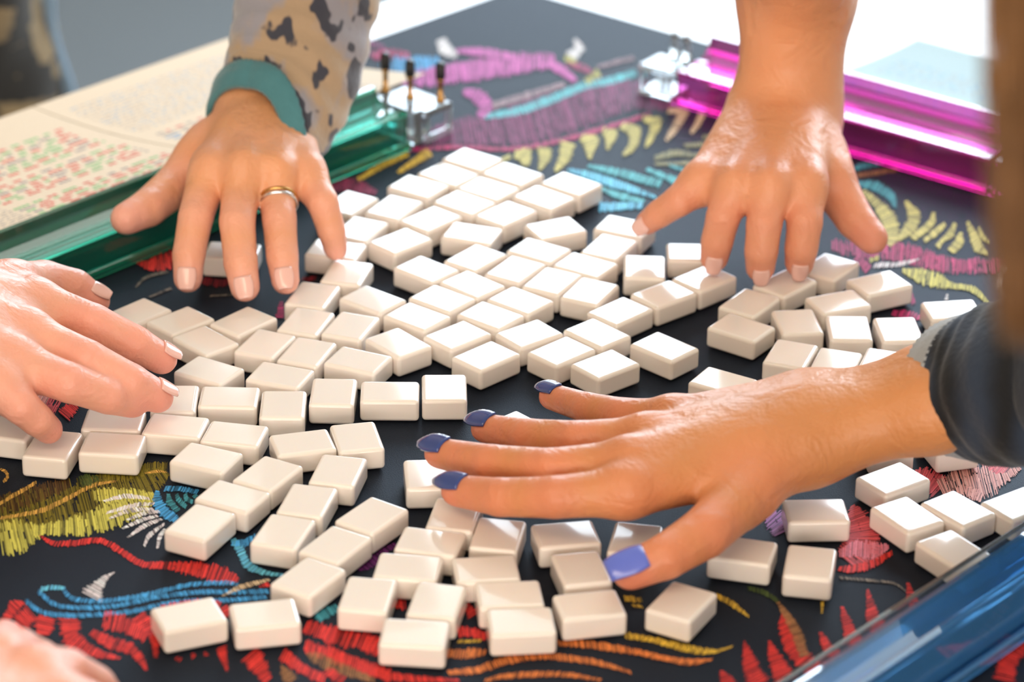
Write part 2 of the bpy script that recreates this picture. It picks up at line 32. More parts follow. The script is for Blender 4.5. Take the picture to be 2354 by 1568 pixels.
PRINT=[('red',1.0,[-224.3,1312.2,-224.0,1313.8,-215.5,1302.5,-215.5,1306.8,-204.9,1302.2,-205.7,1307.7,-193.7,1305.2,-193.9,1310.1,-183.7,1296.2,-182.9,1301.1,-171.9,1284.1,-171.7,1289.3,-159.8,1282.2,-160.2,1288.8,-148.0,1277.2,-148.1,1288.5,-136.4,1271.4,-135.7,1286.0,-125.7,1268.7,-125.1,1275.7]),('white',1.0,[-186.9,1251.7,-196.2,1260.8,-187.2,1263.6,-192.0,1269.6,-185.8,1272.6,-187.5,1275.8,-183.2,1278.7,-183.5,1279.5]),('blue',1.0,[-221.8,1250.9,-221.1,1254.0,-212.5,1240.8,-212.3,1244.3,-200.5,1238.1,-200.9,1241.9,-185.4,1239.3,-186.0,1243.0,-170.6,1242.6,-171.3,1246.3,-159.7,1248.0,-160.5,1251.7,-148.8,1251.9,-149.3,1255.7,-129.9,1253.2,-130.3,1256.9,-111.0,1256.6,-111.5,1260.4]),('blue',1.0,[-216.9,1259.2,-216.1,1262.2,-207.4,1247.5,-207.1,1251.0,-195.3,1244.8,-195.7,1248.5,-178.7,1247.1,-179.4,1250.9,-160.5,1255.2,-161.2,1259.0,-142.0,1260.1,-142.5,1264.0,-122.9,1260.7,-123.2,1264.5,-109.9,1261.8,-110.3,1265.6]),('blue',1.0,[-206.8,1263.4,-205.7,1265.9,-200.6,1253.5,-200.3,1257.0,-189.9,1250.7,-190.4,1254.5,-175.6,1253.3,-176.3,1257.1,-160.9,1259.6,-161.8,1263.4,-146.4,1266.7,-147.0,1270.5,-131.3,1268.6,-131.6,1272.5,-125.1,1267.7,-125.2,1270.7]),('skyblue',1.0,[-215.5,1260.1,-216.3,1264.2,-210.4,1261.7,-211.1,1265.9,-204.4,1262.1,-204.7,1265.0]),('tan',1.0,[-131.4,1258.1,-131.7,1259.2,-122.9,1265.1,-124.0,1269.0,-110.6,1273.0,-111.1,1275.3]),('red',1.0,[-221.6,1252.1,-220.9,1249.9,-227.3,1251.4,-223.5,1244.6,-228.5,1242.9,-224.7,1238.6,-230.1,1233.3,-228.1,1230.8]),('red',1.0,[-220.1,1247.0,-213.9,1237.8,-223.9,1237.8,-216.6,1229.6,-223.1,1228.1,-218.4,1225.1]),('red',1.0,[-212.9,1240.8,-205.5,1235.9,-214.0,1233.1,-205.5,1229.2,-211.6,1223.3,-207.0,1222.0]),('red',1.0,[-203.4,1237.0,-194.3,1237.3,-201.6,1227.4,-193.8,1229.9,-196.9,1213.9,-193.0,1223.9,-185.1,1205.8,-184.5,1213.0,-172.3,1203.3,-172.3,1205.1]),('red',1.0,[-183.9,1229.3,-183.6,1246.0,-174.0,1227.0,-172.8,1238.8,-163.4,1217.7,-161.5,1227.5]),('red',1.0,[-188.1,1223.7,-187.2,1228.5,-179.6,1213.5,-178.7,1222.3,-169.5,1208.9,-168.2,1216.3,-164.5,1202.6,-162.4,1206.3,-160.0,1194.4,-159.0,1195.6]),('red',1.0,[-170.3,1236.6,-166.2,1245.2,-164.0,1226.6,-159.5,1232.7,-159.8,1217.8,-156.8,1219.1,-157.4,1205.2,-155.6,1205.4]),('red',1.0,[-131.4,1249.7,-128.8,1251.7,-129.1,1239.3,-125.6,1241.9]),('red',1.0,[-130.2,1214.2,-126.0,1216.1,-127.5,1204.8,-124.8,1206.2,-124.3,1195.0,-123.2,1195.6]),('red',1.0,[-118.2,1204.9,-111.9,1215.0,-112.2,1195.6,-107.2,1202.6,-106.6,1185.9,-103.7,1189.4]),('red',1.0,[-148.1,1204.5,-147.9,1206.6,-145.1,1201.5,-144.7,1205.7]),('red',1.0,[-141.4,1208.6,-140.5,1209.8,-140.3,1204.8,-138.7,1206.8]),('red',1.0,[-135.7,1210.3,-134.7,1211.2,-135.0,1206.6,-133.2,1208.1]),('red',1.0,[-158.5,1244.1,-159.6,1249.8,-142.3,1248.1,-143.2,1255.4,-131.1,1247.7,-131.4,1253.5]),('red',1.0,[-92.5,1229.1,-91.5,1238.4,-79.4,1219.5,-78.2,1233.2,-64.3,1213.7,-62.7,1227.1,-52.7,1206.6,-50.8,1216.8]),('red',1.0,[-91.7,1213.1,-90.3,1222.0,-78.4,1203.6,-77.2,1212.8,-63.2,1195.8,-61.9,1204.9,-51.9,1188.1,-50.4,1197.0]),('red',1.0,[-102.1,1206.5,-99.7,1214.2,-93.0,1196.1,-91.1,1203.1,-81.2,1185.2,-79.5,1192.3]),('red',1.0,[-114.8,1266.4,-115.2,1268.1,-110.1,1267.6,-111.0,1271.6]),('brown',1.0,[-90.0,1209.9,-89.6,1211.4,-85.7,1202.8,-84.4,1210.4,-74.2,1194.3,-72.9,1203.1,-58.6,1187.7,-58.1,1191.5]),('brown',1.0,[-100.6,1200.3,-99.9,1201.1,-99.2,1191.5,-95.9,1196.4,-95.7,1185.1,-92.7,1190.4]),('olive',1.3,[-241.9,1317.3,-247.6,1345.9,-225.7,1317.8,-232.9,1352.8,-205.8,1323.4,-214.5,1361.4,-186.8,1335.5,-195.7,1370.0,-172.8,1354.2,-179.9,1375.1,-167.6,1372.5,-171.2,1380.7]),('olive',1.2,[-209.7,1360.3,-211.1,1366.8,-192.3,1365.9,-194.4,1375.7,-176.8,1373.1,-178.8,1383.0,-168.5,1378.3,-169.7,1385.0]),('lime',1.5,[-238.6,1294.7,-244.3,1324.2,-229.2,1298.2,-235.3,1324.3,-222.5,1310.1,-225.9,1322.2]),('lime',1.6,[-225.8,1312.2,-227.3,1320.0,-209.8,1312.7,-212.6,1326.7,-197.3,1314.9,-202.5,1334.8,-186.0,1323.4,-191.8,1342.9,-176.4,1332.8,-182.5,1350.2,-171.3,1348.7,-173.6,1354.3]),('lime',1.3,[-201.7,1345.7,-202.9,1355.5,-190.0,1343.6,-192.0,1358.3,-176.2,1349.7,-177.1,1356.3]),('dkbrown',1.2,[-243.6,1331.8,-248.2,1347.2,-228.9,1342.0,-233.7,1357.5,-213.9,1358.8,-216.7,1368.1]),('gold',1.0,[-245.7,1340.0,-246.7,1342.2,-238.8,1349.4,-240.3,1352.8,-231.0,1361.8,-232.0,1364.1]),('gold',1.0,[-243.7,1325.6,-244.4,1328.4,-232.3,1329.8,-233.2,1333.2,-222.4,1334.8,-223.8,1339.0,-212.7,1346.9,-214.0,1350.4,-203.1,1358.9,-204.0,1362.0,-192.5,1364.1,-192.8,1365.8]),('gold',1.0,[-179.6,1372.5,-179.8,1373.9,-173.2,1374.1,-173.6,1377.1,-169.2,1374.2,-169.3,1375.5]),('gold',1.0,[-251.5,1374.6,-251.2,1376.9,-248.4,1371.3,-247.6,1373.6,-247.3,1367.9,-245.6,1367.1,-248.4,1363.3,-247.1,1361.6]),('dgreen',1.0,[-210.1,1358.7,-212.4,1368.4,-204.8,1361.3,-206.9,1371.1,-200.9,1366.4,-201.5,1369.7]),('blue',1.4,[-172.8,1356.4,-170.8,1356.5,-172.7,1345.1,-168.8,1348.2,-167.4,1331.8,-164.5,1339.0,-160.1,1325.2,-159.0,1329.9]),('blue',1.4,[-168.5,1355.9,-168.9,1360.5,-160.1,1355.8,-160.3,1360.4,-151.8,1353.1,-151.8,1357.7]),('teal',1.0,[-166.9,1353.0,-165.4,1353.7,-165.7,1343.7,-163.4,1346.7,-160.4,1334.6,-158.9,1338.2]),('teal',1.0,[-162.8,1352.8,-161.5,1354.0,-161.2,1345.3,-159.4,1348.5,-156.5,1339.1,-155.5,1342.0]),('teal',1.0,[-158.8,1353.0,-157.4,1354.1,-157.6,1346.8,-156.1,1350.5,-153.6,1343.8,-153.0,1347.3]),('teal',1.0,[-154.1,1350.6,-153.7,1353.5,-152.5,1348.4,-151.8,1352.5]),('white',1.0,[-174.6,1349.3,-174.5,1347.0,-186.4,1352.4,-185.8,1348.1,-197.0,1346.0,-196.6,1344.1]),('white',1.0,[-171.8,1344.5,-171.4,1342.2,-182.2,1343.1,-181.4,1339.0,-194.0,1334.7,-193.6,1332.8]),('white',1.0,[-172.1,1339.6,-171.7,1337.3,-183.3,1338.2,-182.4,1334.2,-192.2,1329.1,-191.7,1327.3]),('white',1.0,[-169.0,1332.9,-168.5,1330.7,-176.8,1329.0,-175.7,1325.2,-184.8,1319.8,-184.2,1318.0]),('white',1.0,[-167.2,1329.7,-166.5,1327.6,-174.8,1323.8,-173.4,1320.3,-181.5,1311.1,-180.8,1309.6]),('white',1.0,[-165.2,1325.1,-164.4,1323.4,-171.6,1314.4,-169.8,1311.6,-172.9,1303.2,-171.9,1302.4]),('white',1.0,[-164.8,1320.0,-163.8,1318.9,-166.9,1312.3,-164.8,1310.9,-166.4,1300.9,-165.4,1300.5]),('white',1.0,[-168.6,1337.3,-168.2,1335.0,-176.7,1335.5,-175.7,1331.5,-183.7,1327.8,-183.1,1326.0]),('skyblue',1.0,[-132.1,1309.5,-129.9,1312.6,-127.5,1296.9,-124.6,1300.6,-122.9,1284.1,-121.0,1289.1,-113.8,1278.0,-113.5,1282.1,-105.0,1276.5,-105.0,1279.5]),('blue',1.0,[-131.2,1304.8,-131.6,1307.9,-124.4,1304.1,-126.0,1310.5,-119.7,1313.2,-120.8,1315.8]),('teal',1.0,[-86.1,1236.5,-88.1,1241.2,-81.5,1241.1,-84.3,1248.4,-76.8,1247.7,-79.0,1253.7]),('purple',1.0,[-70.1,1282.0,-70.6,1283.6,-63.1,1286.7,-65.8,1292.9,-58.9,1296.3,-61.5,1302.0,-52.9,1307.1,-54.1,1310.2]),('red',1.0,[-81.8,1209.8,-80.3,1217.4,-70.1,1200.5,-68.7,1208.1,-56.0,1191.1,-55.3,1197.7,-38.6,1188.4,-38.6,1193.3,-21.0,1189.3,-21.0,1191.5]),('red',1.0,[-53.0,1250.5,-52.8,1258.1,-46.9,1248.7,-46.6,1257.4]),('red',1.0,[-20.6,1253.9,-18.0,1256.6,-18.0,1241.8,-14.0,1245.7]),('red',1.0,[-22.6,1227.0,-22.6,1234.4,-16.1,1226.3,-15.5,1234.1,-10.1,1224.1,-9.3,1229.5]),('red',1.0,[-81.0,1194.2,-79.2,1200.1,-73.1,1185.4,-71.3,1191.2]),('orange',1.0,[-27.3,1209.0,-27.5,1215.7,-17.6,1209.0,-17.8,1216.2,-9.5,1211.5,-9.6,1215.6]),('orange',1.0,[22.5,1220.1,22.6,1224.0,38.0,1218.3,38.5,1223.9,56.5,1213.6,57.1,1218.5,75.0,1207.7,75.4,1211.6,91.5,1209.3,91.6,1210.9]),('orange',1.0,[-26.1,1195.0,-26.4,1198.2,-13.4,1196.3,-14.1,1201.6,1.3,1204.6,0.6,1210.6,15.8,1208.7,15.8,1214.2,30.4,1206.6,30.8,1211.6,41.4,1204.0,42.0,1208.0,54.7,1197.8,55.1,1199.9]),('orange',1.0,[-9.8,1189.2,-10.1,1191.3,1.1,1192.6,0.9,1196.6,23.1,1194.7,23.2,1198.5,41.4,1191.3,41.6,1193.4]),('yellow',1.0,[52.4,1227.4,53.0,1232.5,68.0,1223.4,68.6,1227.5,82.8,1217.6,83.4,1221.5,94.1,1215.4,94.5,1218.7]),('yellow',1.0,[53.3,1259.1,53.7,1264.4,61.7,1258.4,62.0,1262.5]),('yellow',1.0,[-22.3,1221.1,-22.4,1223.4,-11.5,1222.1,-11.6,1224.4]),('yellow',1.0,[56.3,1254.8,56.5,1257.1,61.6,1253.5,61.8,1255.8]),('yellow',1.0,[56.1,1228.1,56.8,1232.0,67.2,1222.8,67.9,1226.6,82.0,1215.7,82.5,1219.2,91.9,1215.4,91.9,1218.1,101.2,1220.8,101.1,1222.1]),('yellow',1.0,[95.3,1264.3,96.4,1267.4,102.4,1256.1,103.9,1259.9,109.8,1246.6,110.5,1248.0]),('yellow',1.0,[144.0,1261.4,145.5,1261.4,143.4,1251.1,144.1,1251.1]),('orange',1.0,[55.8,1215.1,56.3,1218.4,70.5,1209.0,71.1,1212.8,81.7,1205.4,81.9,1208.7,91.6,1210.1,91.6,1211.5]),('lilac',1.6,[122.8,1339.7,124.9,1345.1,124.0,1330.2,132.5,1342.0,126.7,1321.1,133.0,1325.7]),('rose',1.8,[165.7,1351.3,167.4,1352.4,162.0,1333.7,173.4,1340.8,161.5,1321.2,175.8,1321.6,158.9,1315.0,171.0,1299.4,156.6,1304.2,162.2,1291.4]),('pink',1.8,[156.3,1302.4,156.0,1308.4,164.8,1303.2,165.7,1317.5,172.4,1299.7,173.4,1315.2,180.6,1310.6,180.3,1314.1]),('red',1.5,[154.4,1289.4,154.8,1293.7,161.9,1288.1,162.1,1294.8,171.4,1293.2,170.7,1299.4,181.8,1305.3,181.2,1308.5]),('rose',1.7,[198.7,1379.5,201.2,1389.3,204.1,1370.9,211.2,1388.3,206.8,1361.4,215.8,1374.6]),('pinklight',1.8,[211.9,1360.3,210.7,1375.8,222.8,1363.7,223.1,1389.9,234.2,1363.9,235.2,1393.7,246.5,1379.5,246.1,1392.2,254.2,1390.8,254.1,1393.3]),('rose',1.6,[233.1,1415.7,236.1,1420.8,234.8,1399.5,243.1,1413.0,239.1,1388.2,246.0,1402.0,246.4,1386.2,248.7,1392.3]),('pinklight',1.5,[231.9,1363.2,229.5,1357.4,228.9,1369.6,225.6,1360.7,224.6,1371.5,222.6,1365.2]),('red',1.0,[102.5,1186.2,95.6,1180.1,99.2,1196.0,94.2,1191.7,95.6,1201.6,94.9,1201.0]),('red',1.0,[115.4,1193.5,106.9,1186.9,110.7,1210.9,105.1,1207.4,107.1,1226.7,106.2,1226.3]),('red',1.0,[127.4,1198.3,119.0,1190.8,122.6,1213.0,117.1,1208.8,118.6,1227.2,117.6,1226.5]),('red',1.0,[138.3,1208.7,131.7,1200.2,132.2,1225.8,125.5,1218.7,128.7,1242.3,123.3,1238.8,126.2,1251.6,125.1,1251.1]),('red',1.0,[151.3,1212.4,146.1,1205.4,145.8,1224.8,141.9,1220.5,142.3,1235.7,141.2,1234.8]),('red',1.0,[162.5,1217.9,155.3,1211.5,158.2,1236.3,152.6,1232.1,154.1,1257.9,152.8,1257.1]),('red',1.0,[172.7,1224.3,165.9,1219.6,170.0,1246.2,163.9,1242.9,167.2,1273.3,165.9,1272.8]),('red',1.0,[187.7,1239.8,181.5,1238.8,188.5,1260.3,183.5,1258.9,186.8,1279.9,185.5,1279.4]),('red',1.0,[215.0,1231.9,212.0,1237.0,225.2,1250.5,221.8,1256.2,235.6,1276.4,234.6,1278.1]),('red',1.0,[223.8,1194.2,215.8,1198.0,227.1,1209.3,221.2,1215.4,235.1,1226.0,231.2,1232.7]),('red',1.0,[133.8,1193.9,132.4,1204.0,143.4,1200.1,143.1,1211.9,148.7,1202.1,149.5,1207.5]),('red',1.0,[178.6,1232.5,175.5,1231.5,177.8,1240.8,176.5,1240.3]),('brown',1.8,[123.4,1260.1,124.5,1261.5,126.1,1246.1,129.2,1249.5,128.6,1231.8,133.0,1235.3,131.2,1212.7,135.0,1215.3]),('dgreen',1.0,[110.6,1270.5,111.2,1274.0,117.1,1267.5,118.2,1271.4,124.3,1259.5,125.2,1262.1]),('greyline',1.0,[154.1,1282.0,154.4,1284.4,170.2,1279.5,170.5,1281.9,179.2,1277.7,179.7,1279.7,184.0,1271.6,184.4,1272.6]),('magenta',1.0,[179.8,1644.8,181.7,1658.2,194.2,1635.7,196.7,1657.2,207.9,1634.7,211.8,1661.5,225.5,1627.9,230.1,1649.5,243.8,1618.0,246.8,1636.4,272.2,1617.8,274.6,1636.3,286.8,1619.9,289.0,1637.5]),('magenta',1.0,[206.7,1562.1,207.8,1568.7,214.1,1557.3,216.2,1567.8,221.4,1555.9,222.6,1561.5]),('magenta',1.0,[219.1,1591.3,221.0,1592.4,218.8,1574.4,221.4,1575.9]),('magenta',1.0,[192.0,1633.2,195.3,1639.6,197.5,1615.0,201.7,1623.1]),('white',1.0,[202.7,1622.2,203.2,1628.3,217.1,1624.5,217.3,1630.1,229.2,1633.4,229.2,1635.1]),('lime',1.0,[200.8,1628.2,200.5,1634.0,206.9,1633.2,206.6,1638.2]),('lime',1.5,[217.8,1617.6,218.8,1621.8,226.7,1603.1,230.6,1619.7,235.3,1598.1,239.4,1614.6,243.2,1596.4,244.9,1603.9,254.3,1591.8,256.6,1598.6,262.1,1572.9,263.8,1576.0]),('white',1.0,[239.6,1581.7,237.8,1582.3,240.6,1589.2,239.5,1589.6]),('paleyellow',1.5,[204.7,1725.9,207.0,1731.0,210.6,1705.4,215.2,1713.8,213.1,1681.9,221.7,1690.6,213.6,1663.2,220.5,1663.4,212.9,1653.1,215.1,1650.8]),('paleyellow',1.5,[229.2,1713.9,230.8,1716.0,229.5,1694.6,236.3,1697.7,226.6,1681.4,231.4,1673.5,220.0,1663.1,221.3,1659.3]),('paleyellow',1.5,[244.0,1699.5,245.7,1698.3,239.9,1685.4,242.3,1679.6,227.5,1664.6,229.0,1658.3]),('paleyellow',1.5,[249.3,1684.9,250.3,1680.7,242.0,1674.2,243.4,1667.9,234.1,1660.4,235.1,1656.2]),('paleyellow',1.5,[255.0,1685.1,256.5,1683.2,249.9,1671.8,252.3,1666.3,244.7,1661.7,245.9,1657.9,240.3,1653.0,242.5,1648.3]),('paleyellow',1.5,[256.4,1671.8,257.9,1671.3,252.7,1660.5,256.4,1655.2,247.1,1648.9,249.6,1641.8]),('paleyellow',1.5,[262.0,1685.9,263.6,1687.5,261.9,1664.9,266.7,1669.6,262.5,1647.1,267.9,1655.8,269.0,1640.8,270.5,1644.6]),('paleyellow',1.5,[267.8,1678.0,269.4,1679.7,268.5,1663.2,271.1,1667.2,272.1,1657.0,273.4,1660.0]),('teal',1.5,[201.5,1736.8,202.2,1741.7,212.0,1730.0,214.8,1742.1,219.8,1717.8,224.0,1725.9,222.2,1703.3,223.8,1704.8]),('teal',1.3,[197.5,1754.7,197.5,1760.5,211.1,1761.6,211.3,1769.5,223.5,1767.8,223.7,1771.8]),('brown',1.3,[200.6,1746.1,200.8,1752.0,215.0,1751.1,215.3,1757.9,232.7,1759.4,232.9,1763.3]),('plum',1.2,[-66.8,1788.2,-67.9,1798.3,-43.1,1789.1,-45.5,1820.1,-17.3,1787.6,-20.5,1834.2,9.9,1793.3,3.4,1857.3,41.0,1818.1,34.6,1883.1,69.9,1848.8,69.4,1898.3,94.7,1849.6,96.6,1882.6,126.9,1856.3,128.0,1878.3]),('magenta',1.3,[-65.6,1776.2,-66.0,1782.3,-33.6,1781.7,-33.7,1787.8,-3.2,1779.8,-3.4,1785.9,27.4,1793.3,26.8,1800.3,58.4,1816.6,57.7,1823.7,84.7,1837.5,84.1,1844.7]),('aqua',1.6,[-19.9,1829.4,-20.5,1836.8,2.0,1837.6,0.8,1849.1,23.1,1857.0,21.4,1869.3,44.1,1880.3,42.9,1892.0,60.0,1889.8,59.2,1900.7,77.5,1904.1,76.5,1916.1]),('orchid',1.5,[-81.6,1878.6,-83.3,1895.1,-61.4,1882.2,-63.8,1910.1,-35.1,1890.2,-37.4,1921.2,-8.7,1902.6,-10.7,1933.8,12.3,1911.9,11.3,1940.7,24.8,1918.0,24.6,1938.3]),('orchid',1.5,[19.3,1920.0,21.4,1930.2,28.4,1904.8,31.5,1917.4,37.5,1891.6,39.1,1897.1]),('orchid',1.5,[-39.2,1939.6,-39.2,1946.7,-20.9,1933.9,-20.6,1948.0,0.7,1927.8,1.2,1938.2]),('orchid',1.5,[-34.0,1870.6,-32.9,1878.9,-25.1,1855.2,-20.5,1873.2,-22.5,1847.8,-14.2,1848.1,-24.0,1834.6,-20.5,1828.8]),('magenta',1.0,[32.9,1922.9,33.7,1928.3,40.9,1911.4,42.8,1923.2,48.8,1906.9,49.6,1911.1]),('magenta',1.0,[-93.6,1926.3,-94.5,1938.0,-79.8,1926.9,-80.5,1944.4,-69.2,1927.3,-69.2,1939.0]),('blue',1.5,[-87.7,1910.4,-88.1,1919.6,-73.0,1901.3,-75.0,1929.9,-49.1,1918.3,-50.1,1932.1]),('dustybrown',1.4,[-13.6,1845.7,-14.9,1856.0,7.2,1862.8,5.9,1873.3,31.3,1884.7,30.4,1892.2]),('dustybrown',1.0,[51.7,1914.9,51.2,1920.4,76.9,1932.1,76.4,1940.0]),('white',2,[-52.1,1960.4,-47.0,1966.6,-49.0,1939.2,-43.7,1952.4,-39.8,1929.5,-38.2,1936.3]),('white',2,[37.1,1965.5,39.0,1968.6,38.4,1953.9,43.9,1950.6,32.6,1942.4,37.4,1929.3]),('lime',1.0,[30.6,1929.8,31.8,1938.7,38.2,1923.4,39.3,1931.1]),('lime',1.0,[52.1,1914.1,54.8,1904.2,43.5,1896.3,45.9,1887.4]),('plum',1.0,[-85.8,1950.0,-86.2,1944.3,-96.9,1961.3,-97.6,1949.9]),('paleyellow',1.7,[-0.2,1769.8,-0.3,1780.9,3.2,1767.6,9.4,1783.6,4.9,1757.6,8.8,1758.4]),('paleyellow',1.7,[13.8,1786.0,21.9,1786.3,14.9,1769.9,20.8,1766.9,14.1,1752.9,15.5,1751.3]),('paleyellow',1.7,[28.2,1796.5,36.1,1792.3,27.0,1774.5,32.8,1768.3,23.6,1751.0,24.9,1748.9]),('paleyellow',1.7,[39.7,1797.5,41.1,1807.4,42.0,1793.1,50.8,1802.0,44.2,1769.6,45.8,1769.3]),('paleyellow',1.7,[53.0,1809.0,54.6,1817.8,54.8,1805.6,62.8,1811.2,55.5,1784.2,57.1,1783.4]),('paleyellow',1.7,[64.5,1817.3,66.0,1826.2,69.8,1809.0,76.8,1819.3,69.5,1793.3,73.8,1788.2,64.6,1776.6,65.7,1773.8]),('paleyellow',1.7,[78.4,1830.1,79.6,1838.3,83.3,1823.7,90.8,1832.0,81.4,1806.0,85.0,1802.2,79.0,1789.4,80.4,1787.6]),('paleyellow',1.7,[-7.5,1770.3,-3.0,1774.9,-7.0,1763.4,-1.4,1769.2]),('tan',1.4,[94.7,1843.2,95.3,1850.7,100.8,1841.3,107.7,1847.8,96.3,1820.3,99.7,1815.1,91.6,1800.4,92.8,1798.1]),('tan',1.4,[114.9,1847.1,118.6,1843.0,111.4,1828.2,114.1,1824.2,107.4,1812.8,108.6,1810.3]),('yellow',1.5,[-92.0,1730.9,-93.5,1735.9,-77.9,1752.2,-80.0,1759.9,-63.3,1771.0,-66.2,1782.5]),('yellow',1.5,[-68.9,1742.7,-70.1,1746.8,-57.0,1760.2,-59.5,1768.5,-50.0,1771.9,-53.3,1782.5]),('sand',1.5,[114.9,1802.2,114.9,1808.4,124.4,1805.2,124.4,1811.4]),('sand',1.5,[103.1,1788.9,103.1,1795.0,123.8,1793.0,123.9,1800.2]),('sand',1.5,[84.4,1768.7,84.0,1775.6,97.5,1775.2,97.7,1785.3,110.3,1773.9,110.8,1779.9]),('sand',1.5,[83.9,1761.3,84.0,1765.3,106.9,1762.4,107.1,1768.5]),('aqua',1.6,[43.6,1757.4,44.0,1761.3,60.9,1744.8,62.2,1755.4,86.1,1728.7,87.6,1739.1]),('aqua',1.6,[78.2,1753.3,79.1,1758.0,95.1,1734.4,96.8,1743.7,105.1,1729.3,106.0,1734.9]),('aqua',1.6,[50.8,1724.2,51.6,1728.7,61.1,1711.4,62.5,1720.6,75.9,1705.9,76.5,1710.5]),('aqua',1.6,[92.5,1759.2,93.1,1763.1,105.9,1748.4,106.9,1755.1]),('skyblue',1.6,[31.5,1750.8,32.0,1754.6,45.8,1737.7,47.3,1749.1,65.2,1723.1,66.8,1733.3,83.0,1712.6,83.6,1716.2]),('skyblue',1.6,[49.7,1692.9,49.7,1705.1,75.0,1698.5,75.1,1707.0]),('maroon',1.6,[-115.8,1712.0,-118.0,1736.1,-102.8,1716.1,-103.7,1737.9,-91.7,1714.3,-90.8,1730.7,-81.3,1711.7,-80.8,1717.2]),('red',1.4,[-210.7,1613.4,-210.8,1615.9,-202.1,1605.2,-203.9,1618.1,-192.2,1608.0,-196.6,1629.1,-184.3,1616.8,-186.7,1629.6]),('darkred',1.3,[-175.1,1589.5,-175.3,1597.1,-160.6,1584.8,-161.5,1594.2,-156.2,1591.5,-157.4,1596.2]),('darkred',1.0,[-117.2,1594.2,-117.5,1598.4,-108.9,1594.3,-109.3,1600.2]),('greyline',1.0,[-207.2,1581.7,-208.1,1583.5,-202.6,1594.0,-203.6,1597.0,-191.6,1601.7,-192.3,1605.1]),('greyline',1.0,[-198.7,1569.4,-199.3,1571.3,-187.5,1580.7,-188.3,1583.8]),('greyline',1.0,[-165.9,1571.9,-166.1,1573.9,-153.3,1574.0,-153.5,1576.0]),('rose',1.8,[-265.0,1455.9,-264.9,1477.2,-253.7,1443.7,-253.5,1475.5,-242.1,1435.4,-240.8,1469.9,-231.6,1433.7,-230.1,1453.7]),('pinklight',1.5,[-260.4,1460.0,-259.3,1473.4,-248.4,1447.5,-247.4,1464.5,-237.7,1443.7,-237.4,1454.1]),('red',1.5,[-224.4,1426.1,-230.6,1436.1,-221.9,1435.9,-227.1,1444.5,-220.9,1447.2,-222.4,1449.8]),('magenta',1.0,[-127.3,1567.8,-125.4,1567.4,-128.0,1547.5,-123.6,1546.7]),('rose',1.0,[-257.8,1391.1,-259.5,1391.7,-258.4,1411.7,-261.9,1412.8])]
SLEEVE_A=[(-144.0, 1671.7, 66.0, 31), (-135.0, 1686.9, 78.0, 34), (-127.8, 1702.0, 96.0, 38), (-121.7, 1720.9, 118.0, 41), (-115.6, 1747.8, 140.0, 44), (-92.5, 1622.0, 260.0, 52)]
SLEEVE_B=[(207.4, 1361.6, 60.0, 34), (215.6, 1351.7, 66.0, 37), (230.3, 1335.2, 76.0, 41), (247.1, 1317.1, 88.0, 44), (267.7, 1301.1, 100.0, 46), (321.8, 1191.0, 170.0, 54)]
HAIR_TOP=(139.3, 818.9, 481.2)
HAIR_MID=(140.4, 796.6, 425.9)
HAIR_LOW=(147.1, 788.4, 376.1)
EAR=(182.6, 1038.0, 271.4)
